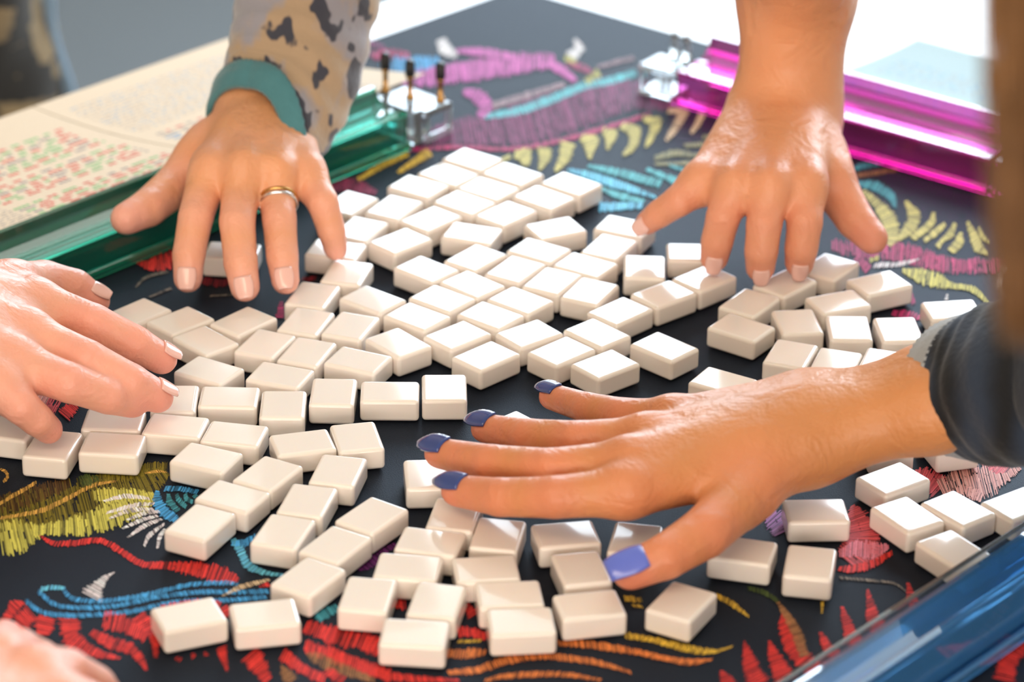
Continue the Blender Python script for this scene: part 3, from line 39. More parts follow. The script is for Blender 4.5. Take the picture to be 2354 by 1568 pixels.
LABELS={114: 'white tile at the rearmost point of the whole pile', 128: 'tile lying between the fingers of the teal-cuffed hand', 72: 'white tile alone at the front, right of the central pile', 73: 'white tile alone on black cloth above the blue-nailed wrist', 83: 'rightmost white tile, touching the top of the navy sleeve', 90: 'bluish-topped tile alone on pink print, right of the thumb base', 97: 'white tile alone right of the thumb tip, on yellow stitches', 98: 'white tile under the index and middle blue nails, on black cloth', 99: 'tile mostly hidden between the two upper blue-nailed fingers', 115: "left tile in the pile's second row from the back", 117: "right tile in the pile's second row from the back", 116: "left tile in the pile's third row from the back", 118: "middle tile in the pile's third row from the back", 120: "right tile in the pile's third row from the back", 125: "leftmost tile in the pile's fourth row from the back", 124: "second tile from left in the pile's fourth row from the back", 119: "third tile from left in the pile's fourth row from the back", 121: "rightmost tile in the pile's fourth row from the back", 126: "left tile in the pile's fifth row from the back", 123: "middle tile in the pile's fifth row from the back", 122: "right tile in the pile's fifth row from the back", 127: "leftmost tile in the pile's sixth row, between the two upper hands", 42: "second tile from left in the pile's sixth row, between the two upper hands", 43: "middle tile in the pile's sixth row, between the two upper hands", 44: "fourth tile from left in the pile's sixth row, between the two upper hands", 71: "rightmost tile in the pile's sixth row, between the two upper hands", 6: "leftmost tile in the pile's seventh row from the back", 45: "second tile from left in the pile's seventh row from the back", 46: "middle tile in the pile's seventh row from the back", 47: "fourth tile from left in the pile's seventh row from the back", 49: "rightmost tile in the pile's seventh row from the back", 5: "leftmost tile in the pile's eighth row, level with the ring finger's tip", 11: "second tile from left in the pile's eighth row, level with the ring finger's tip", 53: "middle tile in the pile's eighth row, level with the ring finger's tip", 48: "fourth tile from left in the pile's eighth row, level with the ring finger's tip", 50: "rightmost tile in the pile's eighth row, level with the ring finger's tip", 7: "leftmost tile in the pile's ninth row from the back", 8: "second tile from left in the pile's ninth row from the back", 54: "middle tile in the pile's ninth row from the back", 51: "fourth tile from left in the pile's ninth row from the back", 52: "rightmost tile in the pile's ninth row from the back", 64: 'leftmost tile in the string of tiles running up to the top right hand', 65: 'second tile from left in the string of tiles running up to the top right hand', 66: 'third tile from left in the string of tiles running up to the top right hand', 67: 'rightmost tile in the string of tiles running up to the top right hand', 68: "left tile beneath the top right hand's fingertips", 69: "right tile beneath the top right hand's fingertips", 56: "left tile in the pile's tenth row, at its centre", 57: "middle tile in the pile's tenth row, at its centre", 55: "right tile in the pile's tenth row, at its centre", 58: "left tile in the eleventh row, behind the pile's front edge", 59: "middle tile in the eleventh row, behind the pile's front edge", 60: "right tile in the eleventh row, behind the pile's front edge", 61: "left tile on the pile's front edge above the blue nails", 62: "middle tile on the pile's front edge above the blue nails", 63: "right tile on the pile's front edge above the blue nails", 1: 'left tile behind the left group, next to the bare black gap', 2: 'middle tile behind the left group, next to the bare black gap', 4: 'right tile behind the left group, next to the bare black gap', 3: 'left tile in the middle row of the left group', 9: 'middle tile in the middle row of the left group', 10: 'right tile in the middle row of the left group', 12: "left tile just behind the level row at the left hand's fingertip", 13: "middle tile just behind the level row at the left hand's fingertip", 14: "right tile just behind the level row at the left hand's fingertip", 18: 'leftmost tile in the level row ending at the blue nails', 15: 'second tile from left in the level row ending at the blue nails', 16: 'third tile from left in the level row ending at the blue nails', 17: 'fourth tile from left in the level row ending at the blue nails', 25: 'fifth tile from left in the level row ending at the blue nails', 26: 'rightmost tile in the level row ending at the blue nails', 19: 'leftmost tile in the curved row just in front of the level row', 20: 'second tile from left in the curved row just in front of the level row', 21: 'middle tile in the curved row just in front of the level row', 30: 'fourth tile from left in the curved row just in front of the level row', 31: 'rightmost tile in the curved row just in front of the level row', 24: 'leftmost tile in the front row by the left hand, above yellow print', 23: 'second tile from left in the front row by the left hand, above yellow print', 22: 'third tile from left in the front row by the left hand, above yellow print', 28: 'rightmost tile in the front row by the left hand, above yellow print', 34: 'left tile in the slanting line ending beside the blue flower print', 33: 'middle tile in the slanting line ending beside the blue flower print', 29: 'right tile in the slanting line ending beside the blue flower print', 36: 'left tile in the second slanting line, right of the flower print', 35: 'middle tile in the second slanting line, right of the flower print', 32: 'right tile in the second slanting line, right of the flower print', 39: 'left tile in the third slanting line, above the blue dragon neck', 38: 'middle tile in the third slanting line, above the blue dragon neck', 37: 'right tile in the third slanting line, above the blue dragon neck', 40: 'left tile of the front pair lying on the blue and red print', 41: 'right tile of the front pair lying on the blue and red print', 76: "left tile in the right group's back row at the bare arm's thumb", 77: "middle tile in the right group's back row at the bare arm's thumb", 78: "right tile in the right group's back row at the bare arm's thumb", 75: "left tile in the right group's second row", 79: "right tile in the right group's second row", 74: "leftmost tile in the right group's curved middle row", 80: "second tile from left in the right group's curved middle row", 81: "third tile from left in the right group's curved middle row", 82: "rightmost tile in the right group's curved middle row", 84: 'left tile showing just above the forearm with the blue nails', 85: 'middle tile showing just above the forearm with the blue nails', 86: 'right tile showing just above the forearm with the blue nails', 87: 'left tile peeping out below the forearm by the navy sleeve', 88: 'right tile peeping out below the forearm by the navy sleeve', 89: 'left tile in the cluster beside the clear guard, back row', 92: 'middle tile in the cluster beside the clear guard, back row', 93: 'right tile in the cluster beside the clear guard, back row', 91: 'left tile in the cluster beside the clear guard, front row', 94: 'right tile in the cluster beside the clear guard, front row', 96: 'left tile in the two tiles right of the periwinkle thumbnail', 95: 'right tile in the two tiles right of the periwinkle thumbnail', 112: "leftmost tile half hidden beneath the blue-nailed hand's palm", 111: "second tile from left half hidden beneath the blue-nailed hand's palm", 110: "third tile from left half hidden beneath the blue-nailed hand's palm", 113: "rightmost tile half hidden beneath the blue-nailed hand's palm", 100: "leftmost tile in the loose front group's back row", 101: "second tile from left in the loose front group's back row", 102: "third tile from left in the loose front group's back row", 109: "rightmost tile in the loose front group's back row", 103: "leftmost tile in the loose front group's middle row", 104: "second tile from left in the loose front group's middle row", 106: "third tile from left in the loose front group's middle row", 108: "rightmost tile in the loose front group's middle row", 105: 'left tile at the very front edge of the loose group', 107: 'right tile at the very front edge of the loose group'}

# ------------------------------------------------------------ materials
def srgb(r, g, b):
    f = lambda c: c / 12.92 if c <= .04045 else ((c + .055) / 1.055) ** 2.4
    return (f(r / 255), f(g / 255), f(b / 255), 1)
def mat(name, col, rough=.5, metal=0, trans=0, sss=0, coat=0, bump=0, bscale=200, var=0, vscale=30, sheen=0, ior=1.49, attr=None, spec=.5):
    m = bpy.data.materials.new(name); m.use_nodes = True; nt = m.node_tree; N = nt.nodes; L = nt.links
    p = N['Principled BSDF']; I = p.inputs
    I['Base Color'].default_value = col; I['Roughness'].default_value = rough; I['Metallic'].default_value = metal
    I['Transmission Weight'].default_value = trans; I['IOR'].default_value = ior; I['Coat Weight'].default_value = coat
    I['Specular IOR Level'].default_value = spec
    I['Sheen Weight'].default_value = sheen
    if sss:
        I['Subsurface Weight'].default_value = sss; I['Subsurface Radius'].default_value = (1, .35, .18); I['Subsurface Scale'].default_value = .006
    tc = N.new('ShaderNodeTexCoord')
    if var:
        n = N.new('ShaderNodeTexNoise'); n.inputs['Scale'].default_value = vscale; n.inputs['Detail'].default_value = 4
        L.new(tc.outputs['Object'], n.inputs['Vector'])
        mx = N.new('ShaderNodeMix'); mx.data_type = 'RGBA'
        mx.inputs['A'].default_value = tuple(c * (1 - var) for c in col[:3]) + (1,); mx.inputs['B'].default_value = tuple(min(1, c * (1 + var)) for c in col[:3]) + (1,)
        L.new(n.outputs['Fac'], mx.inputs['Factor']); L.new(mx.outputs['Result'], I['Base Color'])
    if attr:
        a = N.new('ShaderNodeAttribute'); a.attribute_name = attr; L.new(a.outputs['Color'], I['Base Color'])
    if bump:
        n = N.new('ShaderNodeTexNoise'); n.inputs['Scale'].default_value = bscale; n.inputs['Detail'].default_value = 5
        L.new(tc.outputs['Object'], n.inputs['Vector'])
        b = N.new('ShaderNodeBump'); b.inputs['Strength'].default_value = bump; b.inputs['Distance'].default_value = .001
        L.new(n.outputs['Fac'], b.inputs['Height']); L.new(b.outputs['Normal'], I['Normal'])
    return m
M = {}
M['tile'] = mat('cream_tile_resin', srgb(247, 236, 226), .12, coat=.3, sss=.12, var=.02, vscale=8)
M['mat'] = mat('black_mat_cloth', srgb(29, 32, 40), .58, bump=.3, bscale=1500, var=.12, vscale=900, spec=.17)
M['mat'].node_tree.nodes['Principled BSDF'].inputs['Specular Tint'].default_value = (.25, .58, 1, 1)
M['mat_edge'] = mat('black_rubber', srgb(35, 35, 38), .8, bump=.3, bscale=900)
M['table'] = mat('white_tabletop', srgb(236, 238, 240), .3, var=.03, vscale=5)
M['floor'] = mat('grey_floor', srgb(92, 97, 100), .6, var=.08, vscale=1.5)
M['wall'] = mat('warm_white_wall', srgb(228, 214, 194), .8, var=.03, vscale=3, bump=.2, bscale=60)
M['ceiling'] = mat('ceiling_paint', srgb(235, 228, 215), .85, var=.02, vscale=3)
M['frame'] = mat('white_window_frame', srgb(235, 236, 236), .4, var=.02, vscale=6)
M['glass'] = mat('window_glass', (1, 1, 1, 1), .0, trans=1, ior=1.0, spec=0)
M['wood'] = mat('pale_wood', srgb(170, 135, 100), .5, var=.15, vscale=12, bump=.2, bscale=80)
def skin_relief(m):
    nt = m.node_tree; N = nt.nodes; L = nt.links; p = N['Principled BSDF']; old = p.inputs['Normal'].links[0].from_node
    tc = N.new('ShaderNodeTexCoord'); n = N.new('ShaderNodeTexVoronoi'); n.feature = 'DISTANCE_TO_EDGE'; n.inputs['Scale'].default_value = 260; L.new(tc.outputs['Object'], n.inputs['Vector'])
    n2 = N.new('ShaderNodeTexNoise'); n2.inputs['Scale'].default_value = 55; n2.inputs['Detail'].default_value = 3; n2.inputs['Distortion'].default_value = .8; L.new(tc.outputs['Object'], n2.inputs['Vector'])
    b = N.new('ShaderNodeBump'); b.inputs['Strength'].default_value = .25; b.inputs['Distance'].default_value = .0006; L.new(n.outputs['Distance'], b.inputs['Height'])
    b2 = N.new('ShaderNodeBump'); b2.inputs['Strength'].default_value = .5; b2.inputs['Distance'].default_value = .004; L.new(n2.outputs['Fac'], b2.inputs['Height'])
    L.new(b.outputs['Normal'], b2.inputs['Normal']); L.new(b2.outputs['Normal'], old.inputs['Normal'])
def acrylic(name, col, rough=.04, tr=.9):
    # tinted acrylic: dyed clear plastic mixed with a little dye scatter
    m = mat(name, col, rough, trans=tr, ior=1.3, spec=.6, coat=1, var=.04, vscale=20); return m
M['teal'] = acrylic('teal_acrylic', srgb(104, 230, 208), .04, .92); M['pink'] = acrylic('magenta_acrylic', srgb(252, 120, 215)); M['blue'] = acrylic('blue_acrylic', srgb(110, 190, 255), .05, .8)
M['clear'] = mat('clear_acrylic', srgb(240, 248, 250), .05, trans=.93, ior=1.3, coat=.4, spec=.7)
M['gold'] = mat('brass_peg', srgb(205, 160, 100), .25, metal=1, var=.05, vscale=50); M['black'] = mat('black_plastic', srgb(22, 22, 24), .4, var=.1, vscale=60)
M['silver'] = mat('silver', srgb(225, 225, 225), .15, metal=1, var=.03, vscale=50)
M['card'] = mat('card_stock', srgb(226, 204, 176), .6, var=.02, vscale=15); M['card_cool'] = mat('card_stock_pale', srgb(162, 186, 192), .7, var=.02, vscale=15)  # warm reflected light and bluish daylight are put into these card colours
M['ink_blue'] = mat('ink_blue', srgb(120, 135, 185), .6, var=.1); M['ink_red'] = mat('ink_red', srgb(215, 95, 95), .6, var=.1)
M['ink_green'] = mat('ink_green', srgb(95, 185, 105), .6, var=.1); M['ink_grey'] = mat('ink_grey', srgb(140, 130, 135), .6, var=.1)
M['skin'] = mat('skin', srgb(222, 160, 128), .42, sss=.25, bump=.35, bscale=420, attr='skin_tone', spec=.45)
skin_relief(M['skin'])
M['nail_blue'] = mat('blue_nail_polish', srgb(42, 64, 130), .18, coat=.8, var=.05, vscale=60); M['nail'] = mat('natural_nail', srgb(238, 190, 178), .2, coat=.7, var=.04, vscale=60)
M['nail_lilac'] = mat('periwinkle_nail_polish', srgb(96, 112, 205), .18, coat=.8, var=.05, vscale=60)
M['teal_knit'] = mat('teal_knit', srgb(72, 128, 136), .85, bump=.6, bscale=300, sheen=.3, var=.2, vscale=60)
M['grey_knit'] = mat('light_grey_knit', srgb(158, 160, 162), .85, bump=.6, bscale=300, sheen=.2, var=.15, vscale=80)
M['denim'] = mat('light_blue_cloth', srgb(150, 178, 205), .8, var=.25, vscale=30, bump=.4, bscale=200)
def leopard(name, base, mid, dark, scale, stretch, th1, th2):
    m = mat(name, base, .9, bump=.5, bscale=350, sheen=.4); nt = m.node_tree; N = nt.nodes; L = nt.links; p = N['Principled BSDF']
    tc = N.new('ShaderNodeTexCoord'); mp = N.new('ShaderNodeMapping'); mp.inputs['Scale'].default_value = stretch; L.new(tc.outputs['Object'], mp.inputs['Vector'])
    n = N.new('ShaderNodeTexNoise'); n.inputs['Scale'].default_value = scale; n.inputs['Detail'].default_value = 2; L.new(mp.outputs[0], n.inputs['Vector'])
    n2 = N.new('ShaderNodeTexNoise'); n2.inputs['Scale'].default_value = scale * .45; n2.inputs['Detail'].default_value = 3; L.new(mp.outputs[0], n2.inputs['Vector'])
    r = N.new('ShaderNodeValToRGB'); r.color_ramp.elements[0].position = th1; r.color_ramp.elements[0].color = (0, 0, 0, 1); r.color_ramp.elements[1].position = th1 + .03; L.new(n.outputs['Fac'], r.inputs[0])
    r2 = N.new('ShaderNodeValToRGB'); r2.color_ramp.elements[0].position = th2; r2.color_ramp.elements[1].position = th2 + .08; L.new(n2.outputs['Fac'], r2.inputs[0])
    a = N.new('ShaderNodeMix'); a.data_type = 'RGBA'; a.inputs['A'].default_value = base; a.inputs['B'].default_value = mid; L.new(r2.outputs[0], a.inputs['Factor'])
    b = N.new('ShaderNodeMix'); b.data_type = 'RGBA'; b.inputs['A'].default_value = dark; L.new(a.outputs['Result'], b.inputs['B']); L.new(r.outputs[0], b.inputs['Factor'])
    L.new(b.outputs['Result'], p.inputs['Base Color']); return m
M['leo_knit'] = leopard('animal_print_knit', srgb(148, 146, 154), srgb(172, 148, 120), srgb(58, 60, 72), 70, (1, .45, .7), .43, .47)
M['leo_top'] = leopard('leopard_cloth', srgb(165, 142, 105), srgb(140, 118, 85), srgb(38, 34, 30), 30, (.5, 1, 1.6), 0.50, .5)
def navy():
    m = mat('navy_knit', srgb(34, 40, 52), .9, bump=.7, bscale=250, sheen=.15); nt = m.node_tree; N = nt.nodes; L = nt.links; p = N['Principled BSDF']
    tc = N.new('ShaderNodeTexCoord'); wv = N.new('ShaderNodeTexWave'); wv.inputs['Scale'].default_value = 14; wv.inputs['Distortion'].default_value = 3; wv.inputs['Detail'].default_value = 3; L.new(tc.outputs['Object'], wv.inputs['Vector'])
    r = N.new('ShaderNodeValToRGB'); r.color_ramp.elements[0].color = srgb(8, 9, 13); r.color_ramp.elements[1].color = srgb(38, 50, 68); r.color_ramp.elements[1].position = .95; L.new(wv.outputs['Fac'], r.inputs[0]); L.new(r.outputs[0], p.inputs['Base Color']); return m
M['navy'] = navy()
M['hair'] = mat('brown_hair', srgb(140, 100, 62), .45, var=.35, vscale=120, spec=.4)
INK = dict(red=(222, 58, 52), darkred=(130, 30, 42), white=(232, 220, 222), blue=(70, 150, 205), skyblue=(104, 188, 226), teal=(70, 150, 165), tan=(214, 184, 148), brown=(150, 104, 66), olive=(118, 106, 34), lime=(192, 184, 84), dkbrown=(84, 60, 30), gold=(206, 160, 78),
           dgreen=(70, 84, 40), purple=(98, 40, 98), orange=(218, 122, 62), yellow=(214, 172, 62), lilac=(190, 130, 190), rose=(205, 86, 92), pink=(226, 130, 150), pinklight=(228, 158, 148), greyline=(128, 118, 106), magenta=(176, 44, 96), plum=(128, 44, 92), aqua=(86, 172, 182), orchid=(190, 84, 160), dustybrown=(140, 112, 118), paleyellow=(198, 186, 104), sand=(136, 132, 92), maroon=(140, 50, 80))
for k, v in INK.items():
    for sh, q in (('', 1.0), ('_shade', .66), ('_light', 1.16)):
        M['ink_' + k + sh] = mat('thread_print_' + k + sh, srgb(*[min(250, c * q) for c in v]), .55, var=.14, vscale=500, spec=.16)
        M['ink_' + k + sh].node_tree.nodes['Principled BSDF'].inputs['Specular Tint'].default_value = (.5, .75, 1, 1)
# ------------------------------------------------------------ object helpers
def tag(o, label=None, cat=None, group=None, kind=None):
    if label: o['label'] = label
    if cat: o['category'] = cat
    if group: o['group'] = group
    if kind: o['kind'] = kind
    return o
def empty(name, loc, label, cat, group=None):
    o = bpy.data.objects.new(name, None); C.objects.link(o); o.location = loc; o.empty_display_size = .02
    return tag(o, label, cat, group)
def link(name, me, m, parent=None, smooth=False):
    o = bpy.data.objects.new(name, me); C.objects.link(o)
    if m is not None and not me.materials:
        for k in (m if isinstance(m, (list, tuple)) else [m]): me.materials.append(k)
    if smooth: me.polygons.foreach_set('use_smooth', [True] * len(me.polygons))
    if parent is not None:
        o.parent = parent; o.matrix_parent_inverse = Matrix.Translation(-Vector(parent.location))
    return o
def mesh(name, v, f, m, parent=None, smooth=False, bevel=0, seg=2):
    me = bpy.data.meshes.new(name); me.from_pydata([tuple(p) for p in v], [], f); me.update()
    bm = bmesh.new(); bm.from_mesh(me); bmesh.ops.recalc_face_normals(bm, faces=bm.faces)
    if bevel: bmesh.ops.bevel(bm, geom=list(bm.edges), offset=bevel, segments=seg, profile=.5, affect='EDGES', clamp_overlap=True)
    bm.to_mesh(me); bm.free()
    return link(name, me, m, parent, smooth)
def box(name, lo, hi, m, parent=None, bevel=0, rot=0, seg=2):
    x0, y0, z0 = lo; x1, y1, z1 = hi
    v = [(x, y, z) for x in (x0, x1) for y in (y0, y1) for z in (z0, z1)]
    return mesh(name, v, [(0, 1, 3, 2), (4, 6, 7, 5), (0, 4, 5, 1), (2, 3, 7, 6), (0, 2, 6, 4), (1, 5, 7, 3)], m, parent, False, bevel, seg)
def prism(name, poly, z0, z1, m, parent=None, bevel=0):
    n = len(poly); v = [(x, y, z0) for x, y in poly] + [(x, y, z1) for x, y in poly]
    f = [tuple(range(n))[::-1], tuple(range(n, 2 * n))] + [(i, (i + 1) % n, n + (i + 1) % n, n + i) for i in range(n)]
    return mesh(name, v, f, m, parent, False, bevel)
def frame_at(P0, u, n):  # (along, across, up) in mm -> world metres
    return lambda a, s, z: ((P0[0] + u[0] * a + n[0] * s) * MM, (P0[1] + u[1] * a + n[1] * s) * MM, z * MM)
def lathe(name, prof, cx, cy, m, parent, seg=20):
    v = []; f = []
    for r, z in prof:
        for i in range(seg): t = 2 * PI * i / seg; v.append((cx + r * math.cos(t), cy + r * math.sin(t), z))
    k = len(prof)
    for j in range(k - 1):
        for i in range(seg): f.append((j * seg + i, j * seg + (i + 1) % seg, (j + 1) * seg + (i + 1) % seg, (j + 1) * seg + i))
    f.append(tuple(range(seg))[::-1]); f.append(tuple(range((k - 1) * seg, k * seg)))
    return mesh(name, v, f, m, parent, True)
def tube_arrays(pts, rad, seg, V, F):
    pts = [Vector(p) for p in pts]; n = len(pts); up = Vector((0, 0, 1)); b0 = len(V)
    for i, p in enumerate(pts):
        t = (pts[min(i + 1, n - 1)] - pts[max(i - 1, 0)]).normalized()
        a = t.cross(up if abs(t.z) < .95 else Vector((1, 0, 0))).normalized(); b = t.cross(a)
        r = rad[i] if hasattr(rad, '__len__') else rad
        for k in range(seg): th = 2 * PI * k / seg; V.append(tuple(p + (a * math.cos(th) + b * math.sin(th)) * r))
    for i in range(n - 1):
        for k in range(seg): F.append((b0 + i * seg + k, b0 + i * seg + (k + 1) % seg, b0 + (i + 1) * seg + (k + 1) % seg, b0 + (i + 1) * seg + k))
    F.append(tuple(b0 + k for k in range(seg))[::-1]); F.append(tuple(b0 + (n - 1) * seg + k for k in range(seg)))
# ------------------------------------------------------------ room shell
ZF = -.742
def struct(o): o['kind'] = 'structure'; return o
struct(box('floor', (-3.2, -2.6, ZF - .1), (3.6, 4.9, ZF), M['floor']))
struct(box('ceiling', (-3.2, -2.6, 1.95), (3.6, 4.9, 2.05), M['ceiling']))
struct(box('wall_left', (-3.3, -2.6, ZF), (-3.2, 4.9, 1.95), M['wall']))
struct(box('wall_right', (3.6, -2.6, ZF), (3.7, 4.9, 1.95), M['wall']))
struct(box('wall_front', (-3.3, -2.7, ZF), (3.7, -2.6, 1.95), M['wall']))
WX0, WX1, WZ0, WZ1 = -.55, 2.85, .12, 1.85
wb = []
for lo, hi in (((-3.3, 4.9, ZF), (WX0, 5.0, 1.95)), ((WX1, 4.9, ZF), (3.7, 5.0, 1.95)), ((WX0, 4.9, ZF), (WX1, 5.0, WZ0)), ((WX0, 4.9, WZ1), (WX1, 5.0, 1.95))):
    (x0, y0, z0), (x1, y1, z1) = lo, hi; b = len(wb) * 8
    wb.append(([(x, y, z) for x in (x0, x1) for y in (y0, y1) for z in (z0, z1)], [tuple(i + b for i in q) for q in [(0, 1, 3, 2), (4, 6, 7, 5), (0, 4, 5, 1), (2, 3, 7, 6), (0, 2, 6, 4), (1, 5, 7, 3)]]))
struct(mesh('wall_back', sum((a for a, _ in wb), []), sum((f for _, f in wb), []), M['wall']))
win = bpy.data.objects.new('window_1', None); C.objects.link(win); win.location = (WX0, 4.95, WZ0); win['kind'] = 'structure'
box('window_frame', (WX0, 4.9, WZ0), (WX1, 4.98, WZ0 + .06), M['frame'], win); box('window_frame', (WX0, 4.9, WZ1 - .06), (WX1, 4.98, WZ1), M['frame'], win)
for x in (WX0, WX0 + 1.11, WX0 + 2.24, WX1 - .06): box('window_frame', (x, 4.9, WZ0 + .06), (x + .06, 4.98, WZ1 - .06), M['frame'], win)
box('window_sill', (WX0 - .05, 4.78, WZ0 - .04), (WX1 + .05, 4.9, WZ0), M['frame'], win)
# ------------------------------------------------------------ table
U1 = Vector((math.cos(math.radians(46.5)), math.sin(math.radians(46.5)))); V1 = Vector((math.cos(math.radians(-38)), math.sin(math.radians(-38))))
K = Vector((.0, 2.062))                     # the mat's far corner
Kt = K + U1 * .30 - V1 * .052
tb = [Kt, Kt + V1 * 1.30, Kt + V1 * 1.30 - U1 * 1.40, Kt - U1 * 1.40]
table = empty('table', (.05, 1.5, ZF), 'white-topped square table set cornerwise under the black mat', 'table')
prism('table_top', [tuple(p) for p in tb], -.030, -.0025, M['table'], table, .003)
for p in tb:
    c = (tb[0] + tb[2]) / 2; q = p + (c - p) * .12
    box('leg', (q.x - .03, q.y - .03, ZF), (q.x + .03, q.y + .03, -.030), M['wood'], table, .004)
# ------------------------------------------------------------ mat with its printed pattern
mt = empty('game_mat', (0, 1.5, -.0025), 'black cloth game mat printed with embroidery-style dragons and flowers', 'mat')
mp = [K, K + V1 * .80, K + V1 * .80 - U1 * .84, K - U1 * .84]
prism('mat_surface', [tuple(p) for p in mp], -.0025, 0, M['mat'], mt)
def crom(P, n):
    P = np.array(P, float); Q = np.vstack([2 * P[0] - P[1], P, 2 * P[-1] - P[-2]]); out = []
    for i in range(1, len(Q) - 2):
        for t in np.linspace(0, 1, n, endpoint=False):
            a, b, c, d = Q[i - 1], Q[i], Q[i + 1], Q[i + 2]
            out.append(.5 * ((2 * b) + (c - a) * t + (2 * a - 5 * b + 4 * c - d) * t * t + (-a + 3 * b - 3 * c + d) * t ** 3))
    out.append(P[-1]); return np.array(out)
by = {}
layer = 0
SHAPE = {'red': 'red_scales_and_spines', 'plum': 'plum_dragon_body', 'orchid': 'orchid_dragon_head', 'blue': 'blue_dragon_neck'}
rng = random.Random(11)
for col, dens, kn in PRINT:
    layer += 1; wdir = rng.choice([-1, 1])
    P = np.array(kn).reshape(-1, 4); Q = crom(P, 10)
    mid = (Q[:, :2] + Q[:, 2:]) / 2; seg = np.linalg.norm(np.diff(mid, axis=0), axis=1); cum = np.concatenate([[0], np.cumsum(seg)]); Lg = cum[-1]
    step = .74 / dens ** .6; n = max(3, int(Lg / step)); z = .00025 + layer * 2.2e-6
    for i in range(n):
        V, F = by.setdefault(col + rng.choice(['', '', '', '_shade', '_light', '_light']), ([], []))
        s = (i + rng.random() * .5) / n * Lg; lean = rng.uniform(-.35, .35) * step
        q = [np.interp(min(max(s, 0), Lg), cum, Q[:, k]) for k in range(4)]; q2 = [np.interp(min(max(s + lean + step * 1.1, 0), Lg), cum, Q[:, k]) for k in range(4)]
        a = np.array(q[:2]); c = np.array(q[2:]); a2 = np.array(q2[:2]); c2 = np.array(q2[2:])
        tg = np.array(q2[:2]) - a; tl_ = np.linalg.norm(tg) + 1e-6
        a = a - tg / tl_ * .45 * wdir; c = c + tg / tl_ * .45 * wdir; a2 = a2 - tg / tl_ * .45 * wdir; c2 = c2 + tg / tl_ * .45 * wdir
        wdt = np.linalg.norm(c - a)
        parts = 1 if wdt < 7 else (2 if wdt < 16 else 3 if wdt < 30 else 4)
        for k in range(parts):
            if parts > 2 and rng.random() < .10: continue
            t0 = k / parts + rng.uniform(-.09, .05); t1 = (k + 1) / parts + rng.uniform(-.04, .10)
            if k == 0: t0 = rng.uniform(-.16, .12) if wdt > 2.5 else rng.uniform(-.05, .1)
            if k == parts - 1: t1 = 1 + rng.uniform(-.12, .16)
            p0 = a + (c - a) * t0; p1 = a + (c - a) * t1; p2 = a2 + (c2 - a2) * t1; p3 = a2 + (c2 - a2) * t0
            g = rng.uniform(.55, .85) if dens < 1.4 else rng.uniform(.8, .98)
            p3 = p0 + (p3 - p0) * g; p2 = p1 + (p2 - p1) * g
            b = len(V); zz = z + rng.random() * 1.5e-6
            V += [(p0[0] * MM, p0[1] * MM, zz), (p1[0] * MM, p1[1] * MM, zz), (p2[0] * MM, p2[1] * MM, zz), (p3[0] * MM, p3[1] * MM, zz)]; F.append((b, b + 1, b + 2, b + 3))
for col, (V, F) in by.items():
    o = mesh('printed_stitches', V, F, M['ink_' + col], mt); tag(o, 'printed %s stitch pattern' % dict(gold='gold', orchid='orchid pink', skyblue='sky blue', darkred='dark red', dkbrown='dark brown', dgreen='dark green', greyline='grey', pinklight='light pink', paleyellow='pale yellow', dustybrown='dusty brown').get(col.split('_')[0], col.split('_')[0]) + (' in a darker shade' if 'shade' in col else ' in a lighter shade' if 'light' in col[4:] else ''), kind='stuff')
    me = o.data
    for p in me.polygons:
        if p.normal.z < 0: p.flip()
# ------------------------------------------------------------ tiles
tl, tw, th = .0300, .02306, .0119
tile0 = box('game_tile', (-tl / 2, -tw / 2, 0), (tl / 2, tw / 2, th), M['tile'], None, .0021, seg=4)
tile0.data.polygons.foreach_set('use_smooth', [True] * len(tile0.data.polygons))
wn = tile0.modifiers.new('weighted_normal', 'WEIGHTED_NORMAL'); wn.weight = 100; wn.mode = 'FACE_AREA'
first = True
for (i, x, y, a) in TILES:
    o = tile0 if first else tile0.copy()
    if not first: C.objects.link(o)
    first = False
    o.location = (x * MM, y * MM, .00075); o.rotation_euler = (0, 0, a)
    tag(o, LABELS[i], 'tile', 'face-down game tiles being shuffled on the mat')
# ------------------------------------------------------------ racks
PROF = [(0, .6), (0, 22), (3, 22.6), (11, 20.4), (17, 20.2), (22, 22.5), (25.5, 27), (27, 31), (30.5, 31), (30.5, .6), (27.5, .6), (27.5, 24), (24, 19.2), (18, 17), (3, 18.8), (3, .6)]
PROF_PINK = [(0, .6), (0, 21), (16, 20.6), (19, 22), (25, 21), (31, 23), (35, 27), (37, 33), (40.5, 33), (40.5, .6), (37.5, .6), (37.5, 24), (31, 19.6), (20, 17.5), (3, 17.8), (3, .6)]
def extrude(name, fr, prof, a0, a1, m, parent, s0=0):
    n = len(prof); v = [fr(a0, s0 + s, z) for s, z in prof] + [fr(a1, s0 + s, z) for s, z in prof]
    f = [tuple(range(n))[::-1], tuple(range(n, 2 * n))] + [(i, (i + 1) % n, n + (i + 1) % n, n + i) for i in range(n)]
    return mesh(name, v, f, m, parent)
def boxf(name, fr, a0, a1, s0, s1, z0, z1, m, parent, bevel=.0006):
    v = [fr(a, s, z) for a in (a0, a1) for s in (s0, s1) for z in (z0, z1)]
    return mesh(name, v, [(0, 1, 3, 2), (4, 6, 7, 5), (0, 4, 5, 1), (2, 3, 7, 6), (0, 2, 6, 4), (1, 5, 7, 3)], m, parent, False, bevel)
def unit(deg): return (math.cos(math.radians(deg)), math.sin(math.radians(deg)))
